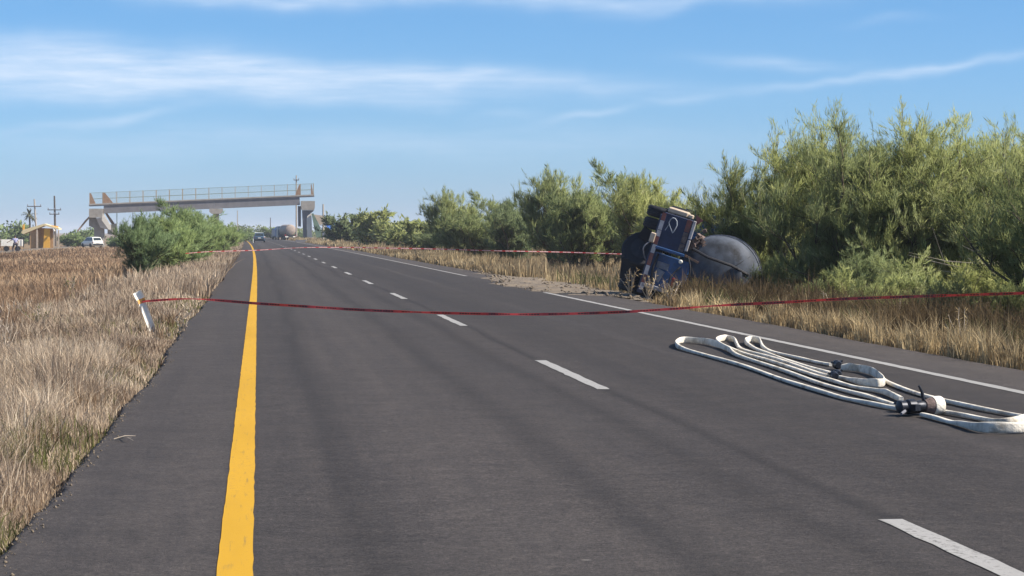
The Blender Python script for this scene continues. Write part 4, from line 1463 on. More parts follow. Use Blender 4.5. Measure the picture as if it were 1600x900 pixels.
h1, b1 = hose([(1404, 643, 0.1), (1376, 638, 0.1), (1340, 630, 0), (1300, 620.5, 0), (1230, 599, 0), (1170, 577, 0), (1110, 560, 0), (1070, 549, 0.2), (1057, 543, 0.8),
               (1062, 537.5, 1), (1080, 537, 1), (1102, 539, 1), (1122, 544, 1), (1139, 551, 0.7), (1152, 558, 0.2), (1210, 577, 0), (1270, 599, 0), (1330, 616, 0), (1362, 625, 0), (1402, 639, 0.1)],
              'outermost white fire hose with the far bend standing on edge at the left end', 1)
coupling(h1, b1, gnd(1408, 644), gnd(1420, 648) - gnd(1400, 641))
h2, b2 = hose([(1408, 629, 0.2), (1386, 619, 0.6), (1372, 615, 0.1), (1336, 608, 0), (1300, 598, 0), (1270, 589, 0), (1210, 569, 0), (1160, 554, 0), (1130, 544, 0.3), (1121, 537, 0.9), (1131, 533.5, 1), (1146, 534.5, 0.8),
               (1151, 542, 0.3), (1162, 549, 0), (1212, 564, 0), (1272, 584, 0), (1294, 592, 0.1)],
              'second white fire hose whose small bend stands between the outermost and the inner hose', 2)
coupling(h2, b2, gnd(1303, 595), gnd(1303, 595) - gnd(1280, 586))
h3, b3 = hose([(1296, 586.5, 0), (1268, 578, 0), (1210, 559, 0), (1182, 549, 0.1), (1168, 541, 0.4), (1165, 537, 0.9), (1174, 535.5, 1), (1186, 537, 0.9), (1192, 545, 0.3), (1203, 551, 0), (1232, 559, 0), (1270, 567, 0), (1298, 573, 0)],
              'innermost white fire hose with its small bend nearest the white edge line', 3)
coupling(h3, b3, gnd(1308, 578), gnd(1312, 580) - gnd(1290, 572), 0.05, 0.22)
h4, b4 = hose([(1314, 580, 0.6), (1330, 580.5, 1), (1346, 583, 1), (1362, 588, 1), (1374, 594, 1), (1381, 601, 0.8), (1377, 606, 1), (1362, 606, 1), (1346, 603, 0.7), (1330, 598, 0.2), (1312, 593, 0.1)],
              'short curl of flat fire hose standing on edge beside the two dark couplings', 4)
coupling(h4, b4, gnd(1308, 592), gnd(1312, 594) - gnd(1290, 585))
h5, b5 = hose([(1374, 592, 0.3), (1386, 601, 0), (1440, 620, 0), (1520, 640, 0), (1600, 655, 0), (1680, 668, 0)],
              'single white fire hose running alone to the right edge nearest the white line', 5)
h6, b6 = hose([(1440, 640, 0), (1472, 647, 0), (1520, 656, 0), (1560, 664, 0.2), (1585, 665, 0.6), (1612, 662, 1), (1632, 663, 1), (1628, 671, 1), (1600, 677, 1), (1570, 678.5, 1), (1535, 677, 0.9), (1510, 671, 0.4), (1490, 665, 0), (1472, 660, 0), (1440, 652, 0)],
              'near white fire hose with a wide bend standing on edge at the right edge', 6)


def nozzle():
    p = gnd(1418, 650)
    d = Vector((0.95, 0.32, 0))
    d.normalize()
    side = Vector((d.y, -d.x, 0))
    root = empty('hose_valve', p, 0, 'dark hose valve with handles and a cream flared outlet on the hoses', 'hose valve')
    zc = Vector((0, 0, 0.075))
    mb = MB().lathe([(0.035, -0.09), (0.052, -0.08), (0.052, -0.03), (0.042, -0.02), (0.060, 0.0), (0.062, 0.06), (0.044, 0.08), (0.05, 0.13), (0.04, 0.165)], zc, d, 18)
    mb.bar(zc + d * 0.02 - side * 0.12, zc + d * 0.02 + side * 0.12, 0.05, 0.05)
    mb.build('valve_body', M['hose_brass'], root, True, 35)
    MB().tube([zc + d * 0.16 + Vector((0, 0, 0.05)), zc + d * 0.14 + Vector((0, 0, 0.12)), zc + d * 0.11 + Vector((0, 0, 0.17))], [0.016, 0.013, 0.008], 8).build('handle', M['hose_brass'], root, True)
    MB().tube([zc - d * 0.06 - Vector((0, 0, 0.03)) + side * 0.05, zc - d * 0.13 - Vector((0, 0, 0.045)) + side * 0.10], [0.014, 0.011], 8).build('handle', M['grey_metal'], root, True)
    MB().lathe([(0.04, 0.16), (0.05, 0.165), (0.072, 0.235), (0.07, 0.24), (0.04, 0.19)], zc, d, 22).build('outlet_cone', M['brown_rough'], root, True, 35)
    MB().lathe([(0.062, 0.24), (0.076, 0.236), (0.08, 0.25), (0.08, 0.315), (0.074, 0.327), (0.052, 0.327), (0.046, 0.29)], zc, d, 24).build('outlet_ring', M['hose'], root, True, 35)
    MB().tube([zc + d * 0.05 - side * 0.10 - Vector((0, 0, 0.04)), zc + d * 0.30 - side * 0.13 - Vector((0, 0, 0.045))], [0.028, 0.022], 8).build('branch_pipe', M['hose_brass'], root, True)


nozzle()


# ------------------------------------------------------------------ delineator post and barrier tapes
def delineator(px, py, Y, h, lean_px, label, broken=True):
    p = at(px, py, Y)
    p.z = float(zg(p.x, Y)) - 0.05
    root = empty('delineator_post', p, 0, label, 'marker post', 'roadside marker posts')
    rot = Matrix.Rotation(lean_px, 3, 'Y')
    up = rot @ Vector((0, 0, 1))
    sx = rot @ Vector((1, 0, 0))
    sec = [(-0.055, -0.012), (-0.03, 0.018), (0.03, 0.018), (0.055, -0.012), (0.03, 0.004), (-0.03, 0.004)]
    b = MB()
    L = h
    b.prism([sx * x + Vector((0, y, 0)) for x, y in sec], up * (L * 0.80))
    b.build('post', M['white_plastic'], root)
    if broken:
        bd = MB().prism([sx * x * 1.06 + Vector((0, y * 1.2, 0)) + up * L * 0.80 for x, y in sec], up * (L * 0.10))
        bd.build('reflective_band', M['orange'], root)
        r2 = Matrix.Rotation(lean_px * 1.4, 3, 'Y')
        u2, s2 = r2 @ Vector((0, 0, 1)), r2 @ Vector((1, 0, 0))
        hd = MB().prism([s2 * x * 1.25 + Vector((0, y * 1.5, 0)) + up * L * 0.902 for x, y in sec], u2 * (L * 0.17))
        hd.build('cap', M['white_plastic'], root)
    return p + up * L * 0.84


TIE = delineator(243, 512, 36, 0.73, R(-20), 'leaning white marker post with orange band and red tape tied on')
delineator(396, 377, 330, 0.95, 0.0, 'small upright white marker post far off beside the blue car', False)


def tape(name, pts, width, mat, label, twist=1.4, seed=0):
    P = smooth_path(pts, 14)
    r = np.random.default_rng(seed)
    vs, fs, uv = [], [], []
    L = 0
    for i, p in enumerate(P):
        if i:
            L += (P[i] - P[i - 1]).length
        a = 0.45 * math.sin(L * twist) + 0.4 * math.sin(L * twist * 0.37 + 1) + 0.3 * math.sin(L * twist * 2.7 + 2) + 0.15
        up = Vector((0, math.sin(a), math.cos(a)))
        vs += [p - up * width / 2, p + up * width / 2]
        uv += [(0, L), (1, L)]
    me = bpy.data.meshes.new(name)
    me.from_pydata(vs, [], [(2 * i, 2 * i + 1, 2 * i + 3, 2 * i + 2) for i in range(len(P) - 1)])
    set_uv(me, uv)
    o = link_mesh(name, me, mat)
    return tag(o, label, 'barrier tape', 'barrier tapes across the road')


tape('barrier_tape', [TIE] + [at(x, y, 36 - 5.5 * (x - 222) / 1378) for x, y in ((300, 467), (400, 474), (480, 479), (560, 484), (660, 488), (760, 490.5), (850, 491), (960, 488), (1060, 482), (1130, 477), (1230, 472), (1320, 467), (1440, 463), (1600, 458), (1690, 455))] + [Vector((12.3, 32.7, 0.75))],
     0.040, M['tape_near'], 'red barrier tape with black print tied to the leaning post, crossing the road nearest', 2.3)
tape('barrier_tape', [at(x, y, 90) for x, y in ((290, 396), (330, 393), (400, 391), (470, 387), (540, 386.5), (600, 387.5), (680, 389), (760, 391.5), (840, 393), (900, 394.5), (975, 397))],
     0.046, M['tape_far'], 'far red barrier tape, pale glare put into its colour, in front of the right tree row', 0.5, 3)


# ------------------------------------------------------------------ footbridge
def footbridge():
    Y = 350.0
    pl, pr = at(139, 322, Y), at(491, 307, Y)            # deck ends (bottom of the parapet strip)
    root = empty('footbridge', ((pl.x + pr.x) / 2, Y, 0), 0, 'concrete pedestrian footbridge with railing crossing the highway', 'footbridge')
    O = Vector(((pl.x + pr.x) / 2, Y, 0))
    loc = lambda v: Vector(v) - O
    A, Bp = loc(pl), loc(pr)
    d = (Bp - A)
    L = d.length
    e = d.normalized()
    upv = Vector((0, 0, 1))
    W = 2.0                                               # deck width along the road

    def along(s, y=0.0, z=0.0):
        return A + e * s + Vector((0, y, z))
    # deck slab and pale kerb
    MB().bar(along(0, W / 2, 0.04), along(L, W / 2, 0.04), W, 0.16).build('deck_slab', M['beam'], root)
    MB().bar(along(0, 0.02, 0.22), along(L, 0.02, 0.22), 0.12, 0.20).build('kerb', M['concrete'], root)
    MB().bar(along(0, W - 0.02, 0.22), along(L, W - 0.02, 0.22), 0.12, 0.20).build('kerb', M['concrete'], root)
    # beams: left and right span
    s_mid = (at(335, 320, Y) - pl).dot(e)
    for (s0, s1) in ((2.2, s_mid - 0.02), (s_mid + 0.02, L - 2.2)):
        b = MB()
        for y in (0.30, 1.55):
            b.bar(along(s0, y, -0.62), along(s1, y, -0.62), 0.40, 1.14)
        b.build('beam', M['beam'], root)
    # railing posts, rails, mesh
    n = 17
    step = (L - 0.2) / n
    pm = MB().box((0, 0, 0.85), (0.065, 0.065, 1.7)).build('railing_post', M['post'], root)
    for side, y in enumerate((0.02, W - 0.02)):
        for k in range(n + 1):
            q = along(0.1 + step * k, y, 0.32)
            if side == 0 and k == 0:
                o = pm
            else:
                o = pm.copy()
                C.objects.link(o)
                o.parent = root
            o.location = q
    for y in (0.02, W - 0.02):
        for z in (0.32 + 0.75, 0.32 + 1.66):
            MB().bar(along(0.1, y, z), along(L - 0.1, y, z), 0.03, 0.03 if z > 1.5 else 0.05).build('handrail', M['wire'], root)
    wm = MB()
    for z in np.arange(0.12, 1.66, 0.14):
        wm.bar(e * 0.08 + Vector((0, 0, z)), e * (step - 0.08) + Vector((0, 0, z)), 0.007, 0.007)
    for s in np.arange(0.15, step - 0.1, 0.14):
        wm.bar(e * s + Vector((0, 0, 0.06)), e * s + Vector((0, 0, 1.64)), 0.007, 0.007, (0, 1, 0))
    w0 = wm.build('mesh_panel', M['wire'], root)
    first = True
    for y in (0.02, W - 0.02):
        for k in range(n):
            if first:
                o, first = w0, False
            else:
                o = w0.copy()
                C.objects.link(o)
                o.parent = root
            o.location = along(0.1 + step * k, y, 0.32)
    # slanted steel plates at the two ends of the railing
    for s, ds in ((0.1, 0.9), (2.0, 1.6), (L - 2.1, -0.8), (L - 0.5, 0.35)):
        MB().prism([along(s, 0.0, 0.33), along(s + ds, 0.0, 0.33), along(s + ds * 0.25, 0.0, 1.9), along(s, 0.0, 1.9)], (0, 0.08, 0)).build('end_plate', M['rust_shade'], root)

    def P(px, py, dy=0.0):
        v = at(px, py, Y + dy)
        return loc(v)
    gz = float(zg(pl.x, Y)) - 0.1

    def cap(px0, px1, py0, py1, dy=-0.4, depth=2.6, taper=0.0, mat='concrete'):
        a, b = P(px0, py1, dy), P(px1, py0, dy)
        poly = [Vector((a.x + taper, a.y, a.z)), Vector((b.x - taper, a.y, a.z)), Vector((b.x, a.y, a.z + (b.z - a.z) * 0.35)), Vector((b.x, a.y, b.z)), Vector((a.x, a.y, b.z)), Vector((a.x, a.y, a.z + (b.z - a.z) * 0.35))]
        return MB().prism(poly, (0, depth, 0)).build('pier_cap', M[mat], root)
    cap(139, 161, 326, 340)
    cap(327, 348, 326, 334, taper=0.35)
    cap(470.5, 492, 314, 328, taper=0.1)
    # columns
    a = P(337.5, 334)
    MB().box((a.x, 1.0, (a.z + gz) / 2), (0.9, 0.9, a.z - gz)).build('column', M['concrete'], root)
    # left end: landing column, two stair flights with parapets
    c = P(152, 341)
    MB().box((c.x + 0.2, 1.2, (c.z + gz) / 2), (1.5, 1.4, c.z - gz), bevel=0.03).build('column', M['concrete'], root)
    b = MB().prism([P(139, 338), P(139, 341.5), P(121.5, 362), P(120, 361), P(133, 344)], (0, 0.35, 0))
    b.build('stair_parapet', M['rust_shade'], root)
    MB().prism([P(139, 334, 0.6), P(139, 353, 0.6), P(146, 356, 0.6), P(150, 347, 0.6), P(150, 334, 0.6)], (0, 0.8, 0)).build('stair_flight', M['concrete'], root)
    MB().prism([P(160.5, 333, -1.2), P(173, 352, -1.2), P(173.5, 358.5, -1.2), P(170, 359, -1.2), P(159, 344, -1.2)], (0, 0.25, 0)).build('stair_parapet', M['white_lit_wall'], root)
    MB().prism([P(150, 341, -0.6), P(160, 340, -0.6), P(173, 360, -0.6), P(157, 356, -0.6)], (0, 1.6, 0)).build('stair_flight', M['beam'], root)
    MB().prism([P(162, 330, 1.6), P(166, 331, 1.6), P(179, 349, 1.6), P(175, 351.5, 1.6)], (0, 0.3, 0)).build('stair_parapet', M['rust_shade'], root)  # parapet in shadow, its shade put into the brown
    MB().prism([P(168, 352, 0.8), P(181.5, 349, 0.8), P(181.5, 368, 0.8), P(168, 366, 0.8)], (0, 1.0, 0)).build('stair_foot', M['concrete'], root)
    for px in (182.5, 207.5):
        q = P(px, 332, 0.3)
        MB().box((q.x, 0.5, (q.z + gz) / 2), (0.12, 0.12, q.z - gz)).build('steel_support', M['wire'], root)
    # right end: columns, shade and sunlight put into their colours; stair with green side
    q = P(467, 323)
    MB().prism([P(465.5, 322, 0.5), P(470.3, 322, 0.5), P(470.3, 354, 0.5), P(466, 354, 0.5)], (0, 1.4, 0)).build('column', M['beam'], root)
    MB().prism([P(472, 328.5), P(491, 328.5), P(479.5, 340), P(479.5, 371), P(474, 371)], (0, 1.0, 0)).build('column', M['beam'], root)
    MB().prism([P(479.8, 338, -0.2), P(486.5, 332, -0.2), P(488, 371, -0.2), P(480, 371, -0.2)], (0, 0.9, 0)).build('column', M['white_lit_wall'], root)
    MB().prism([P(486.8, 334, -0.6), P(489.5, 333, -0.6), P(501, 356, -0.6), P(502, 370, -0.6), P(494, 371, -0.6)], (0, 0.3, 0)).build('stair_parapet', M['green_panel'], root)
    MB().prism([P(490, 335, 0.4), P(505, 337, 0.4), P(507, 349, 0.4), P(500, 352, 0.4)], (0, 1.4, 0)).build('stair_flight', M['cream'], root)
    # dark slab standing in for the pier's shadow on the road
    q0, q1 = P(462, 371.5), P(489, 376)
    MB().box(((q0.x + q1.x) / 2, 0.6, 0.1), (q1.x - q0.x, 2.2, 0.5)).build('shadow_slab', M['beam'], root)
    return root


footbridge()


# ------------------------------------------------------------------ poles, shelter, stall, palm
def pole(px, top, Y, base_r, mat, arms, label, lean=0.0):
    p = at(px, top, Y)
    z0 = float(zg(p.x, Y)) - 0.2
    h = p.z - z0
    root = empty('utility_pole', (p.x, Y, z0), 0, label, 'utility pole', 'utility poles')
    MB().tube([(lean, 0, 0), (lean * 0.5, 0, h * 0.5), (0, 0, h)], [base_r, base_r * 0.85, base_r * 0.65], 8).build('mast', M[mat], root, True)
    for (dz, w) in arms:
        a = MB().box((0, -0.15, h - dz), (w, 0.12, 0.14)).build('crossarm', M['pole_wood'], root)
        for s in (-0.45, 0, 0.45):
            MB().lathe([(0.05, 0), (0.09, 0.08), (0.05, 0.14), (0.08, 0.2), (0.03, 0.28)], (s * w, -0.15, h - dz + 0.075), (0, 0, 1), 8).build('insulator', M['grey_metal'], a)
    return root


pole(53.5, 311, 380, 0.17, 'pole_concrete', [(1.2, 2.3)], 'pale concrete utility pole behind the yellow shelter', 0.45)
pole(85, 306, 380, 0.20, 'pole_wood', [(2.3, 2.2), (3.0, 1.6)], 'dark wooden utility pole right of the yellow shelter', 0.15)
pole(463, 274, 440, 0.17, 'pole_concrete', [(0.9, 1.0)], 'utility pole standing behind the right end of the footbridge')
pole(505, 319, 365, 0.18, 'pole_concrete', [], 'short tan pole without crossarm right of the footbridge')
pole(422.5, 340, 560, 0.13, 'pole_wood', [], 'thin distant pole framed by the right span of the footbridge')
pole(371, 329, 420, 0.10, 'pole_concrete', [], 'thin pale pole between the bushes under the footbridge')


def shelter():
    Y = 310
    g = at(62, 388, Y)
    z0 = float(zg(g.x, Y))
    root = empty('roadside_shelter', (g.x, Y, z0), 0, 'small yellow roadside shelter with cream gabled roof', 'shelter')
    L = lambda px, py, dy=0: at(px, py, Y + dy) - Vector((g.x, Y, z0))
    rf = MB()
    rf.prism([L(33, 363), L(36, 359), L(69, 349.5), L(92, 356.5), L(92, 359), L(69, 352.5), L(36, 366)], (0, 4.0, 0))
    rf.build('roof', M['roof_cream'], root)
    MB().prism([L(80, 352, 1), L(91, 353.5, 1), L(90, 357, 1), L(80, 356, 1)], (0, 0.4, 0)).build('roof_crest', M['yellow_wall'], root)
    MB().box((L(36.5, 356).x, 0.3, L(36.5, 356).z), (0.25, 0.25, 0.9)).build('chimney', M['yellow_wall'], root)
    MB().prism([L(47, 362, .3), L(56.5, 358, .3), L(56.5, 389, .3), L(47, 389, .3)], (0, 0.3, 0)).build('wall', M['brown_wall'], root)
    MB().prism([L(69, 357, .3), L(78, 357, .3), L(78, 389, .3), L(67.5, 389, .3)], (0, 0.3, 0)).build('wall', M['yellow_wall'], root)
    MB().prism([L(48, 355.5, 3.4), L(83, 357, 3.4), L(83, 389, 3.4), L(48, 389, 3.4)], (0, 0.2, 0)).build('back_wall', M['brown_wall'], root)
    MB().box((L(58, 370, .2).x, 0.2, 1.4), (0.22, 0.22, 2.9)).build('column', M['cream'], root)
    for px in (84.5, 91.5):
        q = L(px, 360, 0.4)
        MB().box((q.x, 0.4, q.z / 2), (0.16, 0.16, q.z)).build('column', M['cream'], root)
    MB().lathe([(0.05, 0), (0.14, 0.03), (0.16, 0.18), (0.05, 0.25)], L(84.5, 361.5, -0.1), (0, 0, 1), 10).build('lamp', M['white_plastic'], root)


shelter()


def stall():
    Y = 345
    g = at(516, 375, Y)
    z0 = float(zg(g.x, Y))
    root = empty('vendor_stall', (g.x, Y, z0), 0, 'roadside vendor stall with a sagging blue tarp beside the footbridge', 'stall')
    L = lambda px, py, dy=0: at(px, py, Y + dy) - Vector((g.x, Y, z0))
    # tarp with sag
    tp = [[L(510, 349, 1.2), L(517, 343, 1.2), L(524, 348, 1.2)], [L(509, 351, 0), L(516.5, 346, 0), L(525, 351, 0)], [L(511, 357, -0.8), L(517, 358.5, -0.8), L(524, 356, -0.8)]]
    vs = [p for row in tp for p in row]
    vs2 = [p + Vector((0, 0.03, -0.03)) for p in vs]
    fs = [(i * 3 + j, i * 3 + j + 1, i * 3 + j + 4, i * 3 + j + 3) for i in range(2) for j in range(2)]
    mb = MB()
    mb.add(vs + vs2, fs + [tuple(k + 9 for k in f[::-1]) for f in fs])
    mb.build('tarp', M['tarp'], root)
    for px, py, dy in ((509.5, 352, -0.6), (525, 352, -0.6), (510.5, 350, 1.2), (524, 349, 1.2)):
        q = L(px, py, dy)
        MB().tube([(q.x, q.y, 0), (q.x, q.y, q.z)], 0.06, 6).build('tent_pole', M['pole_concrete'], root)
    MB().tube([L(525, 350), L(536, 354)], 0.03, 6).build('guy_rope', M['pole_concrete'], root)
    MB().box((L(509, 367).x, -0.2, L(509, 366).z), (1.0, 0.6, 0.45), bevel=0.04).build('cool_box', M['white_plastic'], root)
    tb = MB().box((L(516.5, 362).x, 0, L(516.5, 362).z), (1.1, 0.7, 0.06))
    for s in (-0.45, 0.45):
        tb.box((L(516.5, 362).x + s, 0, L(516.5, 362).z / 2), (0.07, 0.5, L(516.5, 362).z - 0.07))
    tb.build('table', M['cream'], root)
    MB().box((L(525.5, 366).x, 0.1, L(525.5, 366).z - 0.1), (0.28, 0.3, 0.9), bevel=0.03).build('white_drum', M['white_plastic'], root)


stall()


def palm():
    Y = 400
    p = at(46, 336, Y)
    z0 = float(zg(p.x, Y))
    root = empty('palm_tree', (p.x, Y, z0), 0, 'small fan palm standing behind the yellow shelter', 'palm tree')
    h = p.z - z0
    MB().tube([(0, 0, 0), (0.1, 0, h * 0.5), (0, 0, h)], [0.22, 0.16, 0.15], 8).build('trunk', M['bark'], root, True)
    r = np.random.default_rng(8)
    mb = MB()
    for k in range(17):
        th = k * 2.4
        el_ = r.uniform(-0.6, 1.2)
        d = np.array([math.cos(th) * math.cos(el_), math.sin(th) * math.cos(el_), math.sin(el_)])
        pts = polyline((0, 0, h), d, 1.25, 4, r, 0.05, -0.16)
        for a, b in zip(pts[:-1], pts[1:]):
            mb.bar(a, b, 0.22, 0.05)
            for s in (-1, 1):
                q = np.array([-d[1], d[0], -0.4]) * s * 0.35
                mb.bar(b, b + q + (b - a) * 0.6, 0.07, 0.03)
    mb.build('frond', M['bark_green'], root)


palm()


# ------------------------------------------------------------------ vehicles
def car(name, p, rz, paint, label, glass_roof=False, scale=1.0):
    """small hatchback seen from behind; local y = forward"""
    root = empty(name, p, rz, label, 'car')
    root.scale = (scale,) * 3
    secs = [(-2.0, 0.72, 0.30, 0.80), (-1.9, 0.80, 0.22, 0.92), (-1.2, 0.84, 0.20, 0.95), (0, 0.85, 0.20, 0.93), (1.1, 0.83, 0.20, 0.90), (1.85, 0.76, 0.24, 0.72), (2.0, 0.62, 0.32, 0.60)]
    n = 10
    vs, fs = [], []
    for (y, hw, zb, zt) in secs:
        ring = [(-hw * 0.85, zb), (hw * 0.85, zb), (hw, zb + 0.15), (hw * 1.02, (zb + zt) / 2), (hw * 0.98, zt - 0.08), (hw * 0.88, zt), (-hw * 0.88, zt), (-hw * 0.98, zt - 0.08), (-hw * 1.02, (zb + zt) / 2), (-hw, zb + 0.15)]
        vs += [(x, y, z) for x, z in ring]
    for i in range(len(secs) - 1):
        for k in range(n):
            fs.append((i * n + k, i * n + (k + 1) % n, (i + 1) * n + (k + 1) % n, (i + 1) * n + k))
    fs += [tuple(range(n)), tuple((len(secs) - 1) * n + k for k in range(n))]
    mb = MB()
    mb.add(vs, fs)
    mb.build('body', M[paint], root, True, 35)
    cabs = [(-1.85, 0.70, 0.90), (-1.45, 0.60, 1.40), (-0.3, 0.62, 1.46), (0.4, 0.60, 1.40), (1.1, 0.72, 0.90)]
    mb = MB()
    vs = []
    for (y, hw, zt) in cabs:
        vs += [(-hw * 1.08, y, 0.89), (hw * 1.08, y, 0.89), (hw, y, max(0.9, zt)), (-hw, y, max(0.9, zt))]
    fs = []
    for i in range(len(cabs) - 1):
        for k in range(4):
            fs.append((i * 4 + k, i * 4 + (k + 1) % 4, (i + 1) * 4 + (k + 1) % 4, (i + 1) * 4 + k))
    fs += [(0, 1, 2, 3), tuple(16 + k for k in range(4))]
    mb.add(vs, fs)
    cabin = mb.build('cabin', M[paint], root)
    if glass_roof:
        MB().prism([(-0.62, -1.44, 1.405), (0.62, -1.44, 1.405), (0.635, -0.3, 1.465), (0.61, 0.38, 1.405), (-0.61, 0.38, 1.405), (-0.635, -0.3, 1.465)], (0, 0, 0.04)).build('roof_panel', M['car_white'], cabin)
    MB().prism([(-0.58, -1.80, 0.96), (0.58, -1.80, 0.96), (0.50, -1.52, 1.33), (-0.50, -1.52, 1.33)], (0, -0.03, 0.01)).build('rear_window', M['glass'], cabin)
    MB().prism([(-0.58, 1.04, 0.96), (0.58, 1.04, 0.96), (0.50, 0.52, 1.33), (-0.50, 0.52, 1.33)], (0, 0.03, 0.02)).build('windscreen', M['glass'], cabin)
    for s in (-1, 1):
        MB().prism([(s * 0.735, -1.5, 0.95), (s * 0.76, 0.85, 0.95), (s * 0.655, 0.30, 1.33), (s * 0.655, -1.3, 1.33)], (s * 0.02, 0, 0)).build('side_window', M['glass'], cabin)
        MB().box((s * 0.68, -1.93, 0.72), (0.22, 0.12, 0.18), bevel=0.03).build('tail_light', M['lamp_red'], root)
        MB().box((s * 0.60, 1.93, 0.60), (0.26, 0.12, 0.14), bevel=0.03).build('headlight', M['white_plastic'], root)
        for y in (-1.25, 1.25):
            w = MB().lathe([(0.18, -0.1), (0.29, -0.1), (0.31, -0.06), (0.31, 0.06), (0.29, 0.1), (0.18, 0.1)], (s * 0.76, y, 0.31), (1, 0, 0), 18).build('wheel', M['rubber'], root, True)
            MB().lathe([(0.18, -0.09), (0.12, -0.04), (0.05, -0.06)], (s * 0.76, y, 0.31), (-s, 0, 0), 14).build('rim', M['grey_metal'], w)
    MB().box((0, -2.0, 0.42), (1.45, 0.12, 0.24), bevel=0.04).build('rear_bumper', M['dark_metal'], root)
    MB().box((0, -2.02, 0.66), (0.45, 0.03, 0.12)).build('number_plate', M['white_plastic'], root)
    return root


p = at(405, 377, 345)
car('parked_car', (p.x, 345, 0.0), R(1), 'car_blue', 'blue-grey car with white roof standing on the highway beyond the tape', True)
p = at(144, 384, 318)
car('parked_car', (p.x, 318, -0.58), R(28), 'car_white', 'white car half hidden by grass left of the verge bushes')


def box_truck_wheels(root, xs_, ys_, r=0.48):
    for x in xs_:
        for y in ys_:
            w = MB().lathe([(r * 0.5, -0.14), (r * 0.95, -0.14), (r, -0.08), (r, 0.08), (r * 0.95, 0.14), (r * 0.5, 0.14)], (x, y, r), (1, 0, 0), 16).build('wheel', M['rubber'], root, True)
            MB().lathe([(r * 0.5, -0.12), (r * 0.3, -0.02), (0.05, -0.05)], (x, y, r), (1 if x < 0 else -1, 0, 0), 12).build('rim', M['rim'], w)


def far_tanker():
    Y = 450
    p = at(454, 370, Y)
    root = empty('tank_truck', (p.x, Y, 0.0), R(10), 'distant tank truck with a round cream tank end parked on the right shoulder', 'truck')
    MB().lathe([(0.1, -0.2), (0.7, -0.12), (1.0, 0.02), (1.08, 0.15), (1.08, 6.5), (0.9, 6.7), (0.1, 6.8)], (0, 0, 1.95), (0, 1, 0), 28).build('tank', M['tan_tank'], root, True, 30)
    MB().box((0, 3.5, 0.75), (0.9, 7.5, 0.3)).build('chassis', M['dark_metal'], root)
    MB().box((0, -0.15, 0.62), (2.2, 0.12, 0.22), bevel=0.02).build('bumper', M['white_plastic'], root)
    MB().box((-1.0, 0.1, 0.95), (0.28, 0.1, 0.2)).build('tail_light', M['lamp_red'], root)
    MB().box((1.0, 0.1, 0.95), (0.28, 0.1, 0.2)).build('tail_light', M['lamp_red'], root)
    c = MB().prism([(-1.15, 7.1, 0.5), (-1.15, 7.1, 2.7), (-1.15, 8.5, 2.7), (-1.15, 9.1, 1.7), (-1.15, 9.2, 0.5)], (2.3, 0, 0)).build('cab', M['car_blue'], root)
    MB().box((0, 7.09, 2.1), (1.5, 0.02, 0.5)).build('cab_window', M['glass'], c)
    box_truck_wheels(root, (-0.95, 0.95), (1.0, 2.2, 8.0))


def far_rescue_truck():
    Y = 462
    p = at(439, 371, Y)
    root = empty('service_truck', (p.x, Y, 0.0), R(6), 'distant blue-grey service truck parked left of the cream tank truck', 'truck')
    b = MB().prism([(-1.1, 0, 0.7), (1.1, 0, 0.7), (1.1, 0, 2.1), (0.75, 0, 2.65), (-0.4, 0, 2.65), (-1.1, 0, 2.0)], (0, 5.2, 0)).build('rear_body', M['blue'], root)
    for x, z, w, h in ((-0.5, 1.5, 0.8, 0.9), (0.5, 1.5, 0.8, 0.9)):
        MB().box((x, -0.02, z), (w, 0.04, h), bevel=0.01).build('rear_door', M['car_blue'], b)
    MB().box((0.35, -0.04, 2.35), (0.5, 0.05, 0.3)).build('white_panel', M['white_plastic'], b)
    MB().box((0, 2.8, 0.6), (0.9, 6.8, 0.25)).build('chassis', M['dark_metal'], root)
    MB().box((0, -0.2, 0.55), (2.1, 0.15, 0.2)).build('bumper', M['grey_metal'], root)
    c = MB().prism([(-1.1, 5.4, 0.5), (-1.1, 5.4, 2.3), (-1.1, 6.5, 2.3), (-1.1, 7.1, 1.5), (-1.1, 7.2, 0.5)], (2.2, 0, 0)).build('cab', M['car_blue'], root)
    MB().box((0, 5.39, 1.8), (1.4, 0.02, 0.5)).build('cab_window', M['glass'], c)
    box_truck_wheels(root, (-0.9, 0.9), (1.0, 6.3), 0.45)


far_tanker()
far_rescue_truck()


def trailer():
    Y = 256
    p = at(19, 386, Y)
    z0 = -0.60
    root = empty('white_trailer', (p.x, Y, z0), R(4), 'low white box trailer with a dark load behind the walking person', 'trailer')
    z = at(19, 379.5, Y).z - z0
    MB().box((0, 0, z), (2.35, 1.4, 0.72), bevel=0.03).build('box_body', M['white_plastic'], root)
    MB().box((1.0, -0.71, z), (0.06, 0.03, 0.66)).build('corner_strip', M['grey_metal'], root)
    MB().box((0.5, 0.1, z + 0.44), (1.3, 1.1, 0.16), bevel=0.04).build('load', M['dark_metal'], root)
    MB().box((-0.55, 0.1, z + 0.40), (0.35, 0.4, 0.08), bevel=0.02).build('hatch', M['dark_metal'], root)
    MB().box((1.22, 0, z - 0.06), (0.07, 1.3, 0.9), bevel=0.01).build('tailgate', M['dark_metal'], root)
    for x in (-0.6, 0.6):
        MB().lathe([(0.14, -0.08), (0.28, -0.08), (0.30, 0.0), (0.28, 0.08), (0.14, 0.08)], (x, -0.55, 0.30), (0, 1, 0), 16).build('wheel', M['rubber'], root, True)
    MB().bar((-1.17, 0, 0.5), (-2.0, 0, 0.45), 0.08, 0.08).build('drawbar', M['dark_metal'], root)


trailer()


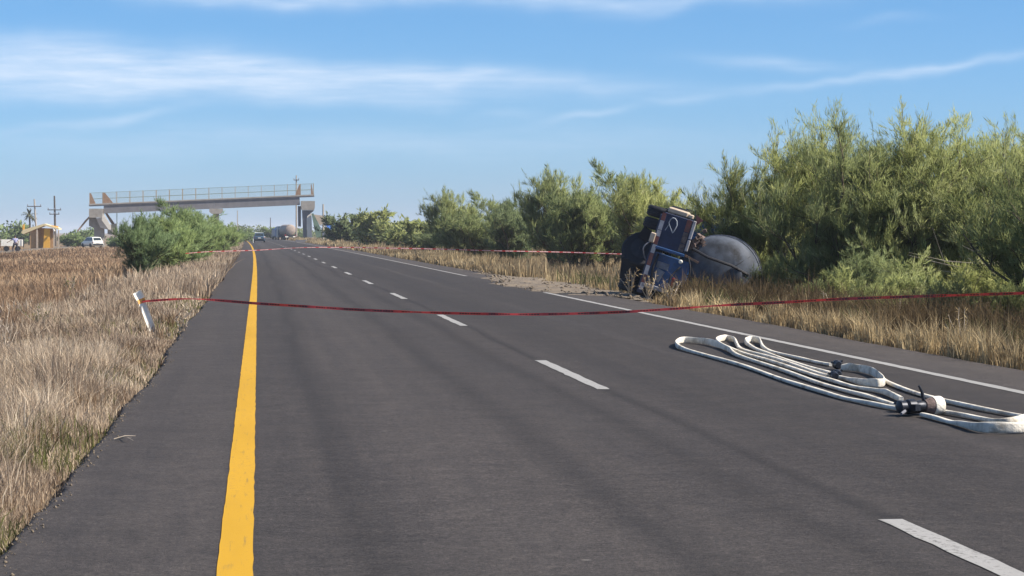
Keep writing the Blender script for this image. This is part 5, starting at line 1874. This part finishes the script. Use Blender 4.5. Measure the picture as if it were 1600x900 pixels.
# ------------------------------------------------------------------ the person on the dirt road
def skin_mesh(name, joints, edges, mat, parent, sub=1, root_i=0):
    me = bpy.data.meshes.new(name)
    me.from_pydata([j[0] for j in joints], edges, [])
    o = bpy.data.objects.new(name, me)
    C.objects.link(o)
    o.modifiers.new('skin', 'SKIN')
    sv = me.skin_vertices[0].data
    for k, (_, r) in enumerate(joints):
        sv[k].radius = (r, r) if not isinstance(r, tuple) else r
        sv[k].use_root = (k == root_i)
    s = o.modifiers.new('sub', 'SUBSURF')
    s.levels = s.render_levels = sub
    dg = bpy.context.evaluated_depsgraph_get()
    m2 = bpy.data.meshes.new_from_object(o.evaluated_get(dg))
    bpy.data.objects.remove(o)
    m2.name = name
    m2.materials.clear()
    m2.polygons.foreach_set('use_smooth', [True] * len(m2.polygons))
    return link_mesh(name, m2, mat, parent)


def person():
    Y = 243
    p = at(24, 396, Y)
    root = empty('person', (p.x, Y, -0.60), R(15), 'person in lavender shirt and dark trousers walking on the dirt road, one arm held out', 'person')
    J = [((0, 0, 0.95), 0.14), ((0, 0, 1.15), 0.135), ((0, 0.02, 1.38), 0.15), ((0, 0.02, 1.50), 0.065), ((0, 0.04, 1.58), 0.075), ((0, 0.05, 1.68), 0.095), ((0, 0.05, 1.76), 0.07)]
    E = [(0, 1), (1, 2), (2, 3), (3, 4), (4, 5), (5, 6)]

    def limb(start, chain):
        prev = start
        for c in chain:
            J.append(c)
            E.append((prev, len(J) - 1))
            prev = len(J) - 1
        return prev
    limb(0, [((-0.12, 0.0, 0.90), 0.10), ((-0.22, 0.12, 0.50), 0.065), ((-0.26, 0.02, 0.09), 0.045), ((-0.27, 0.16, 0.04), 0.035)])
    limb(0, [((0.12, 0.0, 0.90), 0.10), ((0.22, -0.02, 0.50), 0.065), ((0.24, -0.16, 0.09), 0.045), ((0.25, -0.02, 0.04), 0.035)])
    hl = limb(2, [((-0.20, 0.02, 1.40), 0.06), ((-0.46, 0.10, 1.24), 0.045), ((-0.70, 0.16, 1.10), 0.032), ((-0.78, 0.18, 1.06), 0.034)])
    hr = limb(2, [((0.20, 0.02, 1.40), 0.06), ((0.30, -0.04, 1.14), 0.045), ((0.30, 0.06, 0.90), 0.032), ((0.30, 0.09, 0.82), 0.034)])
    for hnd, d in ((hl, Vector((-0.9, 0.25, -0.4))), (hr, Vector((0, 0.3, -1)))):
        c = Vector(J[hnd][0])
        d.normalize()
        s = d.cross(Vector((0.2, 0.9, 0.3))).normalized()
        for k, L in enumerate((0.075, 0.09, 0.085, 0.065)):
            b = c + s * (k - 1.5) * 0.02
            m_ = b + d * L * 0.6
            limb(hnd, [(tuple(m_), 0.009), (tuple(m_ + d * L * 0.4 + Vector((0, 0.02, 0))), 0.008)])
        limb(hnd, [(tuple(c + s * 0.045 + d * 0.02), 0.011), (tuple(c + s * 0.06 + d * 0.05), 0.009)])
    skin_mesh('body', J, E, M['skin'], root)
    skin_mesh('shirt', [((0, 0, 0.93), 0.18), ((0, 0, 1.15), 0.18), ((0, 0.02, 1.38), 0.185), ((0, 0.02, 1.47), 0.09), ((-0.22, 0.02, 1.40), 0.085), ((-0.36, 0.07, 1.30), 0.075), ((0.22, 0.02, 1.40), 0.085), ((0.28, -0.03, 1.20), 0.075)],
              [(0, 1), (1, 2), (2, 3), (2, 4), (4, 5), (2, 6), (6, 7)], M['shirt'], root)
    skin_mesh('trousers', [((0, 0, 0.97), 0.165), ((-0.12, 0.0, 0.86), 0.125), ((-0.22, 0.12, 0.50), 0.085), ((-0.26, 0.02, 0.12), 0.065), ((0.12, 0.0, 0.86), 0.125), ((0.22, -0.02, 0.50), 0.085), ((0.24, -0.16, 0.12), 0.065)],
              [(0, 1), (1, 2), (2, 3), (0, 4), (4, 5), (5, 6)], M['trousers'], root)
    MB().lathe([(0.02, 0.115), (0.07, 0.095), (0.105, 0.04), (0.11, -0.02), (0.09, -0.06)], (0, 0.035, 1.70), (0, 0, 1), 14).build('hair', M['hair'], root, True)
    # face: nose, eyes, mouth, ears
    f = MB().prism([(-0.012, 0.135, 1.66), (0.012, 0.135, 1.66), (0, 0.13, 1.70)], (0, 0.02, -0.004))
    for s in (-1, 1):
        f.lathe([(0.02, -0.01), (0.022, 0.01)], (s * 0.10, 0.05, 1.68), (1, 0, 0), 8)
    f.build('nose_and_ears', M['skin'], root)
    e_ = MB()
    for s in (-1, 1):
        e_.lathe([(0.004, 0.0), (0.009, 0.004), (0.004, 0.01)], (s * 0.034, 0.132, 1.70), (0, 1, 0), 8)
    e_.box((0, 0.135, 1.62), (0.045, 0.01, 0.008))
    e_.build('eyes_and_mouth', M['hair'], root)


person()

# ------------------------------------------------------------------ haze
HAZE = 0.00022
if HAZE > 0:
    mb = MB().box((0, 4300, 9.0), (13000, 10400, 24.0))
    hm = bpy.data.materials.new('haze')
    hm.use_nodes = True
    t = NT(hm.node_tree)
    pv = t.n('ShaderNodeVolumePrincipled')
    pv.inputs['Density'].default_value = HAZE
    pv.inputs['Color'].default_value = (0.80, 0.88, 1.0, 1)
    o_ = t.n('ShaderNodeOutputMaterial')
    t.link(pv.outputs[0], o_.inputs['Volume'])
    o = mb.build('haze', hm)
    tag(o, kind='stuff')
